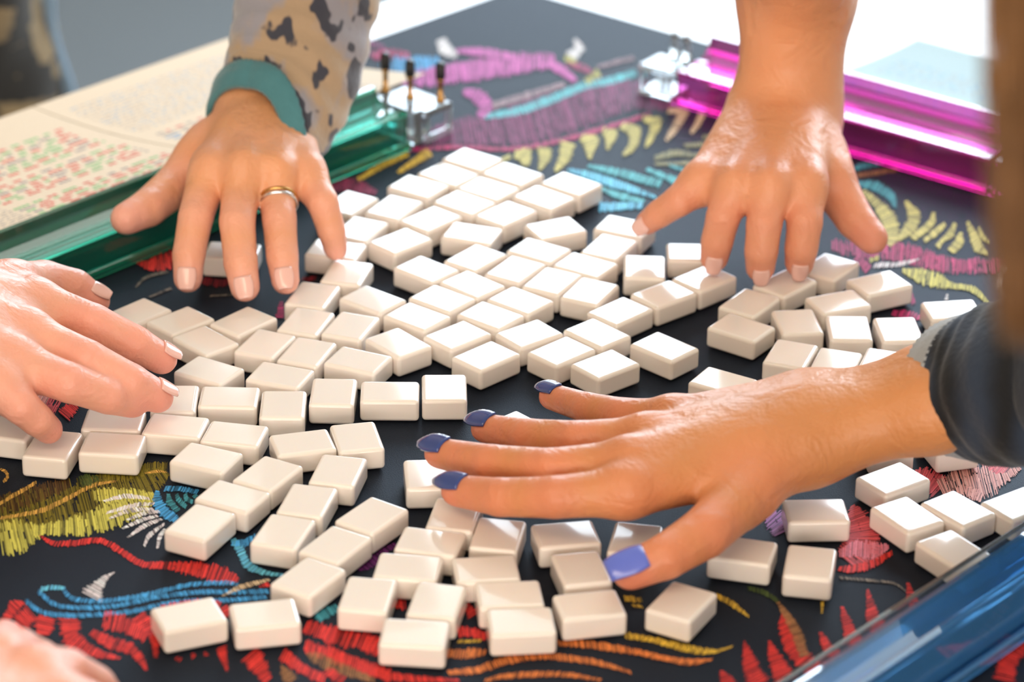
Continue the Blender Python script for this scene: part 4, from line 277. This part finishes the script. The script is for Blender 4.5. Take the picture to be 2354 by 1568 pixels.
def peg(fr, a, s, z, hgt, root):
    x, y, _ = fr(a, s, z); z *= MM; h = hgt * MM
    p = lathe('peg', [(.0028, z), (.0028, z + .003), (.0017, z + .0035), (.0017, z + h * .52), (.0023, z + h * .54), (.0023, z + h * .62)], x, y, M['gold'], root)
    lathe('peg_tip', [(.0028, z + h * .6), (.0031, z + h * .64), (.0030, z + h * .96), (.0020, z + h)], x, y, M['black'], p)
    return p
# teal rack, upper left
u = unit(48.2); n = (-u[1], u[0])
fr = frame_at((-250.6, 1578.2), u, n)
rk = empty('tile_rack', fr(200, 15, .3), 'teal green acrylic tile rack with three black-tipped pegs at its clear end', 'rack')
extrude('rack_body', fr, PROF, -160, 278, M['teal'], rk)
boxf('pusher_bar', fr, -160, 274, -7, -4, 1, 6.5, M['teal'], rk)
boxf('end_block', fr, 280, 288, -4, 34, .6, 22, M['clear'], rk, .0012)
boxf('end_shelf', fr, 288, 312, -6, 40, 17, 21, M['clear'], rk, .0012)
boxf('end_foot', fr, 288, 312, -6, -2, .6, 4.4, M['clear'], rk, .0012); boxf('end_foot', fr, 308.5, 312, -6, -2, 4.4, 17, M['clear'], rk, .001)
boxf('end_cylinder', fr, 290, 302, 2, 12, .6, 16.8, M['clear'], rk, .003); boxf('end_cylinder', fr, 290, 302, 20, 32, .6, 16.8, M['clear'], rk, .003)
for a, s in ((294, 34), (296, 15), (306, -1)): peg(fr, a, s, 21, 26, rk)
# magenta rack, upper right
u2 = unit(-36.2); n2 = (-u2[1], u2[0])
fr2 = frame_at((101.2, 1862.3), u2, n2)
rk2 = empty('tile_rack', fr2(110, 15, .3), 'bright magenta acrylic tile rack with a clear end along the far right edge', 'rack')
extrude('rack_body', fr2, PROF_PINK, 0, 222, M['pink'], rk2); extrude('rack_body', fr2, PROF_PINK, 226, 420, M['pink'], rk2)
boxf('pusher_bar', fr2, 0, 232, -7, -3.5, 1, 6, M['pink'], rk2)
boxf('end_shelf', fr2, -27, -2, -5, 20, 17, 21, M['clear'], rk2, .0012)
boxf('end_foot', fr2, -27, -2, -5, 20, .6, 4, M['clear'], rk2, .0012)
for a, s in ((-26, -4), (-26, 15), (-8, -4)): boxf('end_post', fr2, a, a + 4, s, s + 4, 4, 17, M['clear'], rk2, .001)
for a in (-16, -7): x, y, _ = fr2(a, 20, 0); p = lathe('peg', [(.003, .021), (.003, .028), (.0022, .030), (.0026, .036)], x, y, M['clear'], rk2)
# blue rack, lower right
u3 = unit(48.5); n3 = (u3[1], -u3[0])
fr3 = frame_at((116.9, 1162.3), u3, n3)
rk3 = empty('tile_rack', fr3(60, 15, .3), 'sky blue acrylic tile rack behind a clear guard in the lower right corner', 'rack')
boxf('clear_guard', fr3, -130, 330, 0, 3, .6, 21, M['clear'], rk3)
extrude('rack_body', fr3, PROF, -130, 330, M['blue'], rk3, 7)
boxf('pusher_bar', fr3, -130, 330, 41, 44, 1, 7, M['blue'], rk3)
# ------------------------------------------------------------ score cards
def card(name, fr, a0, a1, s0, s1, m, label, fold=None, lift=4.0, rows=(), z=.4, seed=1):
    root = empty(name, fr((a0 + a1) / 2, (s0 + s1) / 2, 0), label, 'card')
    def surf(a, s, dz=0):
        t = (s - s0) / (s1 - s0); zz = z + lift * (1 - t) ** 2
        return fr(a, s, zz + dz)
    for k, (b0, b1) in enumerate(((a0, fold - .5), (fold + .5, a1)) if fold else ((a0, a1),)):
        V = []; F = []; ns = 10
        for top in (0, .35):
            for i in range(ns + 1):
                s = s0 + (s1 - s0) * i / ns
                V += [surf(b0, s, top), surf(b1, s, top)]
        o = (ns + 1) * 2
        for i in range(ns):
            F += [(2 * i, 2 * i + 1, 2 * i + 3, 2 * i + 2), (o + 2 * i, o + 2 * i + 2, o + 2 * i + 3, o + 2 * i + 1), (2 * i, 2 * i + 2, o + 2 * i + 2, o + 2 * i), (2 * i + 1, o + 2 * i + 1, o + 2 * i + 3, 2 * i + 3)]
        F += [(0, o, o + 1, 1), (2 * ns, 2 * ns + 1, o + 2 * ns + 1, o + 2 * ns)]
        mesh('card_panel', V, F, m, root)
    r = random.Random(seed); store = {}
    for (ra0, ra1, rs0, rs1, cols, pitch, size, dens) in rows:
        s = rs0
        while s < rs1:
            a = ra0 + r.random() * 3
            while a < ra1:
                wd = r.uniform(1.1, 2.4) * size; c = r.choice(cols)
                nn = r.randint(2, 4)
                for q in range(nn):
                    if a + wd * .6 > ra1: break
                    V, F = store.setdefault(c, ([], [])); b = len(V)
                    V += [surf(a, s, .45), surf(a + wd * .55, s, .45), surf(a + wd * .55, s + 1.7 * size, .45), surf(a, s + 1.7 * size, .45)]; F.append((b, b + 1, b + 2, b + 3)); a += wd * .8
                a += r.uniform(1.5, 4) * size / dens
            s += pitch
    for c, (V, F) in store.items():
        o = mesh('printed_lines', V, F, M[c], root); o['kind'] = 'stuff'
    return root
frc = frame_at((-250.6, 1578.2), unit(47.5), (-unit(47.5)[1], unit(47.5)[0]))
RB = ['ink_red', 'ink_blue', 'ink_grey']; RG = ['ink_red', 'ink_green', 'ink_grey', 'ink_green', 'ink_red']
FOLD = 158
card('score_card', frc, -120, 330, 39, 212, M['card'], 'large folded score card with rows of print behind the teal rack', FOLD, 22,
     rows=[(-110, 30, 48, 100, ['ink_grey'], 4.2, .8, 1), (30, 148, 50, 74, RG, 5.6, 1.9, 1.4), (20, 148, 88, 118, RG, 5.6, 1.9, 1.4), (0, 146, 128, 170, RG, 5.6, 1.9, 1.4), (-110, 0, 120, 195, RG, 6, 1.2, 1),
           (168, 300, 50, 80, ['ink_grey', 'ink_blue'], 4.6, .9, 1), (168, 300, 92, 112, RB, 5.6, 1.6, 1.3), (168, 300, 125, 195, ['ink_blue', 'ink_grey'], 5, .8, 1)], seed=3)
frd = frame_at((101.2, 1862.3), unit(-37), (-unit(-37)[1], unit(-37)[0]))
card('score_card', frd, 62, 330, 52, 190, M['card_cool'], 'pale sunlit score card with faint print behind the magenta rack', 196, 14,
     rows=[(75, 185, 60, 100, ['ink_grey', 'ink_blue'], 6, .9, .8), (75, 185, 115, 150, ['ink_grey', 'ink_blue'], 6, .9, .8), (205, 320, 60, 160, ['ink_grey'], 7, .9, .6)], seed=8)
# ------------------------------------------------------------ hands: one smooth skin from a distance field
def build_hand(name, H, parent, tone, h=1.5, fatk=1.0):
    chains = []
    P = []
    for k in ('palm', 'arm', 'fingers'): P += [p for c in H[k] for p in c]
    P += H['thumb']; P = np.array(P); R = P[:, 3].max() + 6
    lo = P[:, :3].min(0) - R; hi = P[:, :3].max(0) + R
    lo = np.maximum(lo, [-420, 1050, 6]); hi = np.minimum(hi, [480, 2400, 420])
    n = np.ceil((hi - lo) / h).astype(int)
    BIG = 30.0
    def new(): return np.full(n, BIG, np.float32)
    def cone(F, a, b, ra, rb, k):
        a = np.array(a, float); b = np.array(b, float); pad = max(ra, rb) + max(k, 3) + 4
        l = np.maximum(np.floor((np.minimum(a, b) - pad - lo) / h).astype(int), 0); u = np.minimum(np.ceil((np.maximum(a, b) + pad - lo) / h).astype(int), n)
        if (u <= l).any(): return
        X = [lo[i] + np.arange(l[i], u[i], dtype=np.float32) * h for i in range(3)]
        px = X[0][:, None, None] - a[0]; py = X[1][None, :, None] - a[1]; pz = X[2][None, None, :] - a[2]; ab = b - a
        t = np.clip((px * ab[0] + py * ab[1] + pz * ab[2]) / max(ab @ ab, 1e-6), 0, 1)
        d = np.sqrt((px - t * ab[0]) ** 2 + (py - t * ab[1]) ** 2 + (pz - t * ab[2]) ** 2) - (ra + (rb - ra) * t)
        s = F[l[0]:u[0], l[1]:u[1], l[2]:u[2]]
        if k > 0:
            q = np.maximum(k - np.abs(s - d), 0) / k; s[...] = np.minimum(s, d) - q * q * k * .25
        else: s[...] = np.minimum(s, d)
    palm = new()
    for c in H['palm']: cone(palm, c[0][:3], c[1][:3], c[0][3], c[1][3], 7)
    pm = H['palm'][:4]
    for i in range(3):   # flesh between the metacarpals
        a = (np.array(pm[i][0]) + np.array(pm[i + 1][0])) / 2; b = (np.array(pm[i][1]) * 1 + np.array(pm[i + 1][1]) * 1) / 2
        b = a + (b - a) * .93; cone(palm, a[:3] - [0, 0, 2], b[:3] - [0, 0, 2], a[3], b[3] - 1.6, 6)
    for c in H['arm']:
        for i in range(len(c) - 1): cone(palm, c[i][:3], c[i + 1][:3], c[i][3], c[i + 1][3], 14)
    for (p, q) in zip(H['fingers'][:-1], H['fingers'][1:]):   # webbing at the finger roots
        a = (np.array(p[0]) + np.array(q[0])) / 2; b = (np.array(p[1]) + np.array(q[1])) / 2; b = a + (b - a) * .22; cone(palm, a[:3] - [0, 0, 3], b[:3] - [0, 0, 3], 7.5, 5.5, 5)
    for c in H['palm'][:4]:
        a = np.array(c[1][:3]); cone(palm, a + [0, 0, 2.2], a + [0, 0, 2.2], c[1][3] * .86, c[1][3] * .86, 5)
    fing = new()
    for c in H['fingers'] + [H['thumb']]:
        f = new(); m = len(c)
        for i in range(m - 1): cone(f, c[i][:3], c[i + 1][:3], c[i][3], c[i + 1][3], 1.2)
        q = np.maximum(1.2 - np.abs(fing - f), 0) / 1.2; fing = np.minimum(fing, f) - q * q * .3
        del f
    k = 8.0; q = np.maximum(k - np.abs(palm - fing), 0) / k; F = np.minimum(palm, fing) - q * q * k * .25
    # surface nets
    ins = F < 0
    corn = [(i, j, l) for i in (0, 1) for j in (0, 1) for l in (0, 1)]
    sl = lambda A, c: A[c[0]:A.shape[0] - 1 + c[0], c[1]:A.shape[1] - 1 + c[1], c[2]:A.shape[2] - 1 + c[2]]
    cnt = sum(sl(ins, c).astype(np.int8) for c in corn); act = (cnt > 0) & (cnt < 8)
    idx = np.argwhere(act); vid = np.full(act.shape, -1, np.int64); vid[act] = np.arange(len(idx))
    acc = np.zeros((len(idx), 3)); num = np.zeros(len(idx))
    for c1 in corn:
        for ax in range(3):
            if c1[ax]: continue
            c2 = list(c1); c2[ax] = 1
            f1 = F[idx[:, 0] + c1[0], idx[:, 1] + c1[1], idx[:, 2] + c1[2]]; f2 = F[idx[:, 0] + c2[0], idx[:, 1] + c2[1], idx[:, 2] + c2[2]]
            cr = (f1 < 0) != (f2 < 0); t = np.where(cr, f1 / np.where(cr, f1 - f2, 1), 0)
            p = np.array(c1, float)[None, :].repeat(len(idx), 0); p[:, ax] += t
            acc[cr] += p[cr]; num[cr] += 1
    V = (lo + (idx + acc / num[:, None]) * h)
    faces = []
    for ax in range(3):
        b, c = [(1, 2), (2, 0), (0, 1)][ax]
        A = ins; s1 = [slice(None)] * 3; s2 = [slice(None)] * 3; s1[ax] = slice(0, -1); s2[ax] = slice(1, None)
        cr = A[tuple(s1)] != A[tuple(s2)]; e = np.argwhere(cr)
        e = e[(e[:, b] > 0) & (e[:, c] > 0) & (e[:, b] < n[b] - 1) & (e[:, c] < n[c] - 1)]
        flip = A[e[:, 0], e[:, 1], e[:, 2]]
        def g(db, dc):
            q = e.copy(); q[:, b] -= db; q[:, c] -= dc; return vid[q[:, 0], q[:, 1], q[:, 2]]
        quad = np.stack([g(1, 1), g(0, 1), g(0, 0), g(1, 0)], 1); quad[~flip] = quad[~flip][:, ::-1]; faces.append(quad)
    Fq = np.vstack(faces); Fq = Fq[(Fq >= 0).all(1)]
    ed = np.vstack([Fq[:, [0, 1]], Fq[:, [1, 2]], Fq[:, [2, 3]], Fq[:, [3, 0]]]); ed = np.vstack([ed, ed[:, ::-1]])
    deg = np.bincount(ed[:, 0], minlength=len(V)).astype(float)
    for it in range(4):
        S = np.stack([np.bincount(ed[:, 0], V[ed[:, 1], k], len(V)) for k in range(3)], 1) / deg[:, None]; V = V + .6 * (S - V)
    # skin tone: flushed knuckles and fingertips, per vertex
    flush = np.zeros(len(V))
    for c in H['fingers'] + [H['thumb']]:
        for i, q in enumerate(c):
            d = np.linalg.norm(V - np.array(q[:3]), axis=1); am = (.55, .7, .7, 1.0)[i]; flush = np.maximum(flush, am * np.exp(-(d / (q[3] * (1.9 if i == 3 else 1.6))) ** 2))
        d = np.linalg.norm(V - (np.array(c[2][:3]) + np.array(c[3][:3])) / 2, axis=1); flush = np.maximum(flush, .7 * np.exp(-(d / 15) ** 2))
    ph = np.array([random.random() * 6 for _ in range(6)])
    mott = .5 + .25 * np.sin(V[:, 0] / 7 + ph[0]) * np.sin(V[:, 1] / 9 + ph[1]) + .25 * np.sin(V[:, 0] / 15 + V[:, 1] / 11 + ph[2])
    base, hot = np.array(srgb(*tone[0])[:3]), np.array(srgb(*tone[1])[:3])
    cc = base * (1 + .10 * (mott[:, None] - .5)) * (1 - flush[:, None]) + hot * flush[:, None]
    me = bpy.data.meshes.new(name); me.from_pydata(V * MM, [], Fq.tolist()); me.update()
    at = me.color_attributes.new('skin_tone', 'FLOAT_COLOR', 'POINT'); at.data.foreach_set('color', np.c_[cc, np.ones(len(V))].astype(np.float32).ravel())
    bm = bmesh.new(); bm.from_mesh(me); bmesh.ops.recalc_face_normals(bm, faces=bm.faces); bm.to_mesh(me); bm.free()
    return link(name, me, M['skin'], parent, True)
def nail(p3, p2, m, parent, length=13, width=11, over=0, dors=None, lift=0, taper=.6):
    p3v = Vector(p3[:3]); d = (p3v - Vector(p2[:3])).normalized(); up = Vector(dors) if dors else Vector((0, 0, 1)); up = (up - d * up.dot(d)).normalized(); sd = d.cross(up)
    r = p3[3]; V = []; F = []; nu, nv = 10, 8
    for layer in (0, 1):
        for i in range(nu + 1):
            t = i / nu; al = -length * .55 + (length + over) * t - 1
            wd = width / 2 * (1 - (taper * max(0, t - .35) / .65) ** 2.2 if t > .35 else 1) * (.86 + .14 * min(1, t * 4))
            for j in range(nv + 1):
                s = (j / nv * 2 - 1); x = s * wd; ang = s * .75
                hgt = (r + .5 + lift) * (math.cos(ang) * .5 + .5) + (.45 if layer else -.6) - max(0, al - r * .3) ** 2 * .035
                V.append((p3v + d * (al + r * .25) + sd * x + up * hgt) * MM)
    S = (nu + 1) * (nv + 1); w = nv + 1
    for i in range(nu):
        for j in range(nv):
            a = i * w + j; F += [(a, a + 1, a + w + 1, a + w), (S + a, S + a + w, S + a + w + 1, S + a + 1)]
    for i in range(nu): F += [(i * w, (i + 1) * w, S + (i + 1) * w, S + i * w), (i * w + nv, S + i * w + nv, S + (i + 1) * w + nv, (i + 1) * w + nv)]
    for j in range(nv): F += [(j, S + j, S + j + 1, j + 1), (nu * w + j, nu * w + j + 1, S + nu * w + j + 1, S + nu * w + j)]
    return mesh('fingernail', V, F, m, parent, True)
def loft_sleeve(name, pts, m, parent, seg=64, per=10, fold=2.2, hem=0, hemall=False, flare=0, thick=2.5, phase=0, rib=0):
    A = crom([list(p) for p in pts], per); n = len(A); V = []; F = []
    fr = []
    for i in range(n):
        t = Vector(A[min(i + 1, n - 1)][:3] - A[max(i - 1, 0)][:3]).normalized(); a = t.cross(Vector((0, 0, 1))).normalized(); fr.append((t, a, a.cross(t)))
    for inner in (0, 1):
        for i in range(n):
            t, a, b = fr[i]; c = Vector(A[i][:3]); k = i / (n - 1)
            for j in range(seg):
                th = 2 * PI * j / seg
                r = A[i][3] - thick * inner + fold * (math.sin(3 * th + 5 * k + phase) * .5 + .6 * math.sin(5 * th - 7 * k + phase * 2) + .5 * math.sin(i * 1.1 + 2 * th)) * min(1, k * 4 + .25) + (rib * math.cos(seg / 2 * th) if rib else 0) + flare * max(math.cos(th), 0) * (1 if hemall else max(0, 1 - k * 1.8))
                V.append((c + a * math.cos(th) * r + b * math.sin(th) * r * .92 + t * (hem * (-.35 + .6 * max(math.sin(th), 0) - 1.1 * max(math.cos(th), 0) ** 4) * (1 if hemall else max(0, 1 - k * 1.6)))) * MM)
    S = n * seg
    for i in range(n - 1):
        for j in range(seg):
            p = i * seg + j; q = i * seg + (j + 1) % seg; F += [(p, q, q + seg, p + seg), (S + p, S + p + seg, S + q + seg, S + q)]
    for e in (0, n - 1):
        for j in range(seg): p = e * seg + j; q = e * seg + (j + 1) % seg; F.append((p, S + p, S + q, q) if e == 0 else (p, q, S + q, S + p))
    return mesh(name, V, F, m, parent, True)
def person(loc, label): return empty('person', tuple(c * MM for c in loc), label, 'person')
T1 = ((228, 162, 114), (240, 176, 162)); T2 = ((226, 158, 114), (234, 156, 134)); T3 = ((234, 174, 146), (240, 158, 142)); T4 = ((206, 138, 86), (226, 134, 108))
# person with the teal cuff (upper left)
p1 = person((-120, 1720, 60), 'person in an animal-print knit sleeve with teal cuff reaching down to shuffle tiles')
build_hand('hand_and_forearm', HANDS['h1'], p1, T1)
for c in HANDS['h1']['fingers'][:3]: nail(c[3], c[2], M['nail'], p1, 11, 10.5, 1, dors=(0, -.9, .5))
loft_sleeve('sleeve', SLEEVE_A, M['leo_knit'], p1, hem=24, flare=14, fold=1.8)
a, b = Vector(SLEEVE_A[0][:3]), Vector(SLEEVE_A[1][:3]); d = (b - a).normalized()
loft_sleeve('cuff', [tuple(a - d * 5) + (30,), tuple(a + d * 3) + (33,), tuple(a + d * 11) + (34,)], M['teal_knit'], p1, seg=128, per=4, fold=.6, hem=24, flare=14, hemall=True, thick=3, rib=.5)
def ring(c, k, m, name='ring', t=.5):
    p = Vector(c[k][:3]) * (1 - t) + Vector(c[k + 1][:3]) * t; d = (Vector(c[k + 1][:3]) - Vector(c[k][:3])).normalized(); r = c[k][3] * (1 - t) + c[k + 1][3] * t + .4
    a = d.cross(Vector((0, 0, 1))).normalized(); b = a.cross(d); V = []; F = []
    pts = [(p + (a * math.cos(q) + b * math.sin(q)) * r) * MM for q in np.linspace(0, 2 * PI, 33)]
    tube_arrays(pts, .0011, 8, V, F); return mesh(name, V, F, m, p1, True)
ring(HANDS['h1']['fingers'][2], 0, M['gold'], t=.62); ring(HANDS['h1']['fingers'][2], 0, M['silver'], t=.70)
# person with the bare forearm (upper right)
p2 = person((158, 1750, 60), 'person with a bare forearm reaching in at the top right, fingers spread on tiles')
build_hand('hand_and_forearm', HANDS['h2'], p2, T2)
for c in HANDS['h2']['fingers']: nail(c[3], c[2], M['nail'], p2, 10, 9.5, .5, dors=(0, -.9, .5))
# person at the left edge
p3 = person((-250, 1470, 60), 'person reaching in from the left edge, fingers together over the tiles')
build_hand('hand_and_forearm', HANDS['h3'], p3, T3)
for c in HANDS['h3']['fingers'][:3] + [HANDS['h3']['thumb']]: nail(c[3], c[2], M['nail'], p3, 10.5, 10, .5, dors=(.2, -.2, 1))
# person at the right with blue nails
p4 = person((190, 1350, 40), 'person with blue nails, navy knit sleeve and brown hair leaning in from the right')
build_hand('hand_and_forearm', HANDS['h4'], p4, T4)
H4 = HANDS['h4']['fingers']
for c, w in zip(H4, (9.5, 11.5, 12, 11.5)): tag(nail(c[3], c[2], M['nail_blue'], p4, 17, w, 5, taper=.93, dors=(0, -.55, 1)), 'blue polished fingernail')
t4 = HANDS['h4']['thumb']; tag(nail(t4[3], t4[2], M['nail_lilac'], p4, 17, 14, 2, taper=.5, dors=(0, -.5, 1)), 'periwinkle polished thumbnail')
loft_sleeve('sleeve', [tuple(Vector(SLEEVE_B[0][:3]) * -.6 + Vector(SLEEVE_B[1][:3]) * 1.6) + (38,)] + SLEEVE_B[2:], M['navy'], p4, fold=1.6, phase=1)
a, b = Vector(SLEEVE_B[0][:3]), Vector(SLEEVE_B[1][:3]); d = (b - a).normalized()
tag(loft_sleeve('cuff', [tuple(a + d * 9) + (35.5,), tuple(a + d * 17) + (37,), tuple(a + d * 26) + (38,)], M['grey_knit'], p4, seg=128, per=4, fold=.4, thick=3, rib=.4), 'light grey knit cuff')
V = []; F = []; hr = random.Random(5)
T0, T1h, T2h = [Vector(q) - Vector((7, 0, 0)) for q in (HAIR_TOP, HAIR_MID, HAIR_LOW)]
for i in range(420):
    off = hr.gauss(0, 1); dx = (abs(off) * 7 - 6) if hr.random() < .3 else hr.uniform(-3, 24); dy = hr.uniform(-12, 12)
    wob = hr.uniform(-3, 3); pts = []
    for k in range(9):
        t = k / 8; q = (T0 * (1 - t) ** 2 + T1h * 2 * t * (1 - t) + T2h * t * t)
        pts.append((q + Vector((dx * (1 - .22 * t) + wob * math.sin(t * 3 + i), dy, 0))) * MM)
    tube_arrays(pts, .00028, 3, V, F)
hair = mesh('hair', V, F, M['hair'], p4, True); hair['kind'] = 'stuff'
V = []; F = []; e = Vector(EAR)
tube_arrays([(e + Vector((math.cos(q) * 9, 2 * math.sin(q), math.sin(q) * 9))) * MM for q in np.linspace(0, 2 * PI, 29)], .0008, 8, V, F)
tag(mesh('hoop_earring', V, F, M['silver'], p4, True), 'thin silver hoop')
# person at the bottom left corner
p5 = person((-190, 1160, 50), 'person whose pale pink hand enters at the bottom left corner')
build_hand('hand_and_forearm', HANDS['h5'], p5, T3, h=2.0)
# seated person in leopard print beyond the table
p6 = person((-520, 2300, -500), 'person in leopard print seated beyond the left table edge')
V = []; F = []
prof = [(-.60, .13, 0), (-.45, .17, 0), (-.30, .185, .0), (-.20, .178, -.004), (-.12, .17, -.008), (-.04, .166, -.004), (.05, .175, .004), (.16, .185, 0), (.28, .17, -.02), (.36, .12, -.05)]
Q = crom(prof, 6)
for z, r, ox in Q:
    for j in range(48):
        th = 2 * PI * j / 48; rr = r * (1 + .02 * math.sin(4 * th + z * 30) + .015 * math.sin(7 * th - z * 55)); V.append((-.525 + ox + rr * math.cos(th), 2.32 + rr * .75 * math.sin(th), z))
nq = len(Q)
for i in range(nq - 1):
    for j in range(48): F.append((i * 48 + j, i * 48 + (j + 1) % 48, (i + 1) * 48 + (j + 1) % 48, (i + 1) * 48 + j))
F.append(tuple(range(48))[::-1]); F.append(tuple(range((nq - 1) * 48, nq * 48)))
mesh('leopard_top', V, F, M['leo_top'], p6, True)
V = []; F = []
tube_arrays([(-.519 + ox + r * math.cos(-.15) + .002 * math.sin(z * 60), 2.32 + r * .75 * math.sin(-.1), z) for z, r, ox in Q], .005, 10, V, F)
tag(mesh('cloth_edge', V, F, M['denim'], p6, True), 'light blue cloth edge')
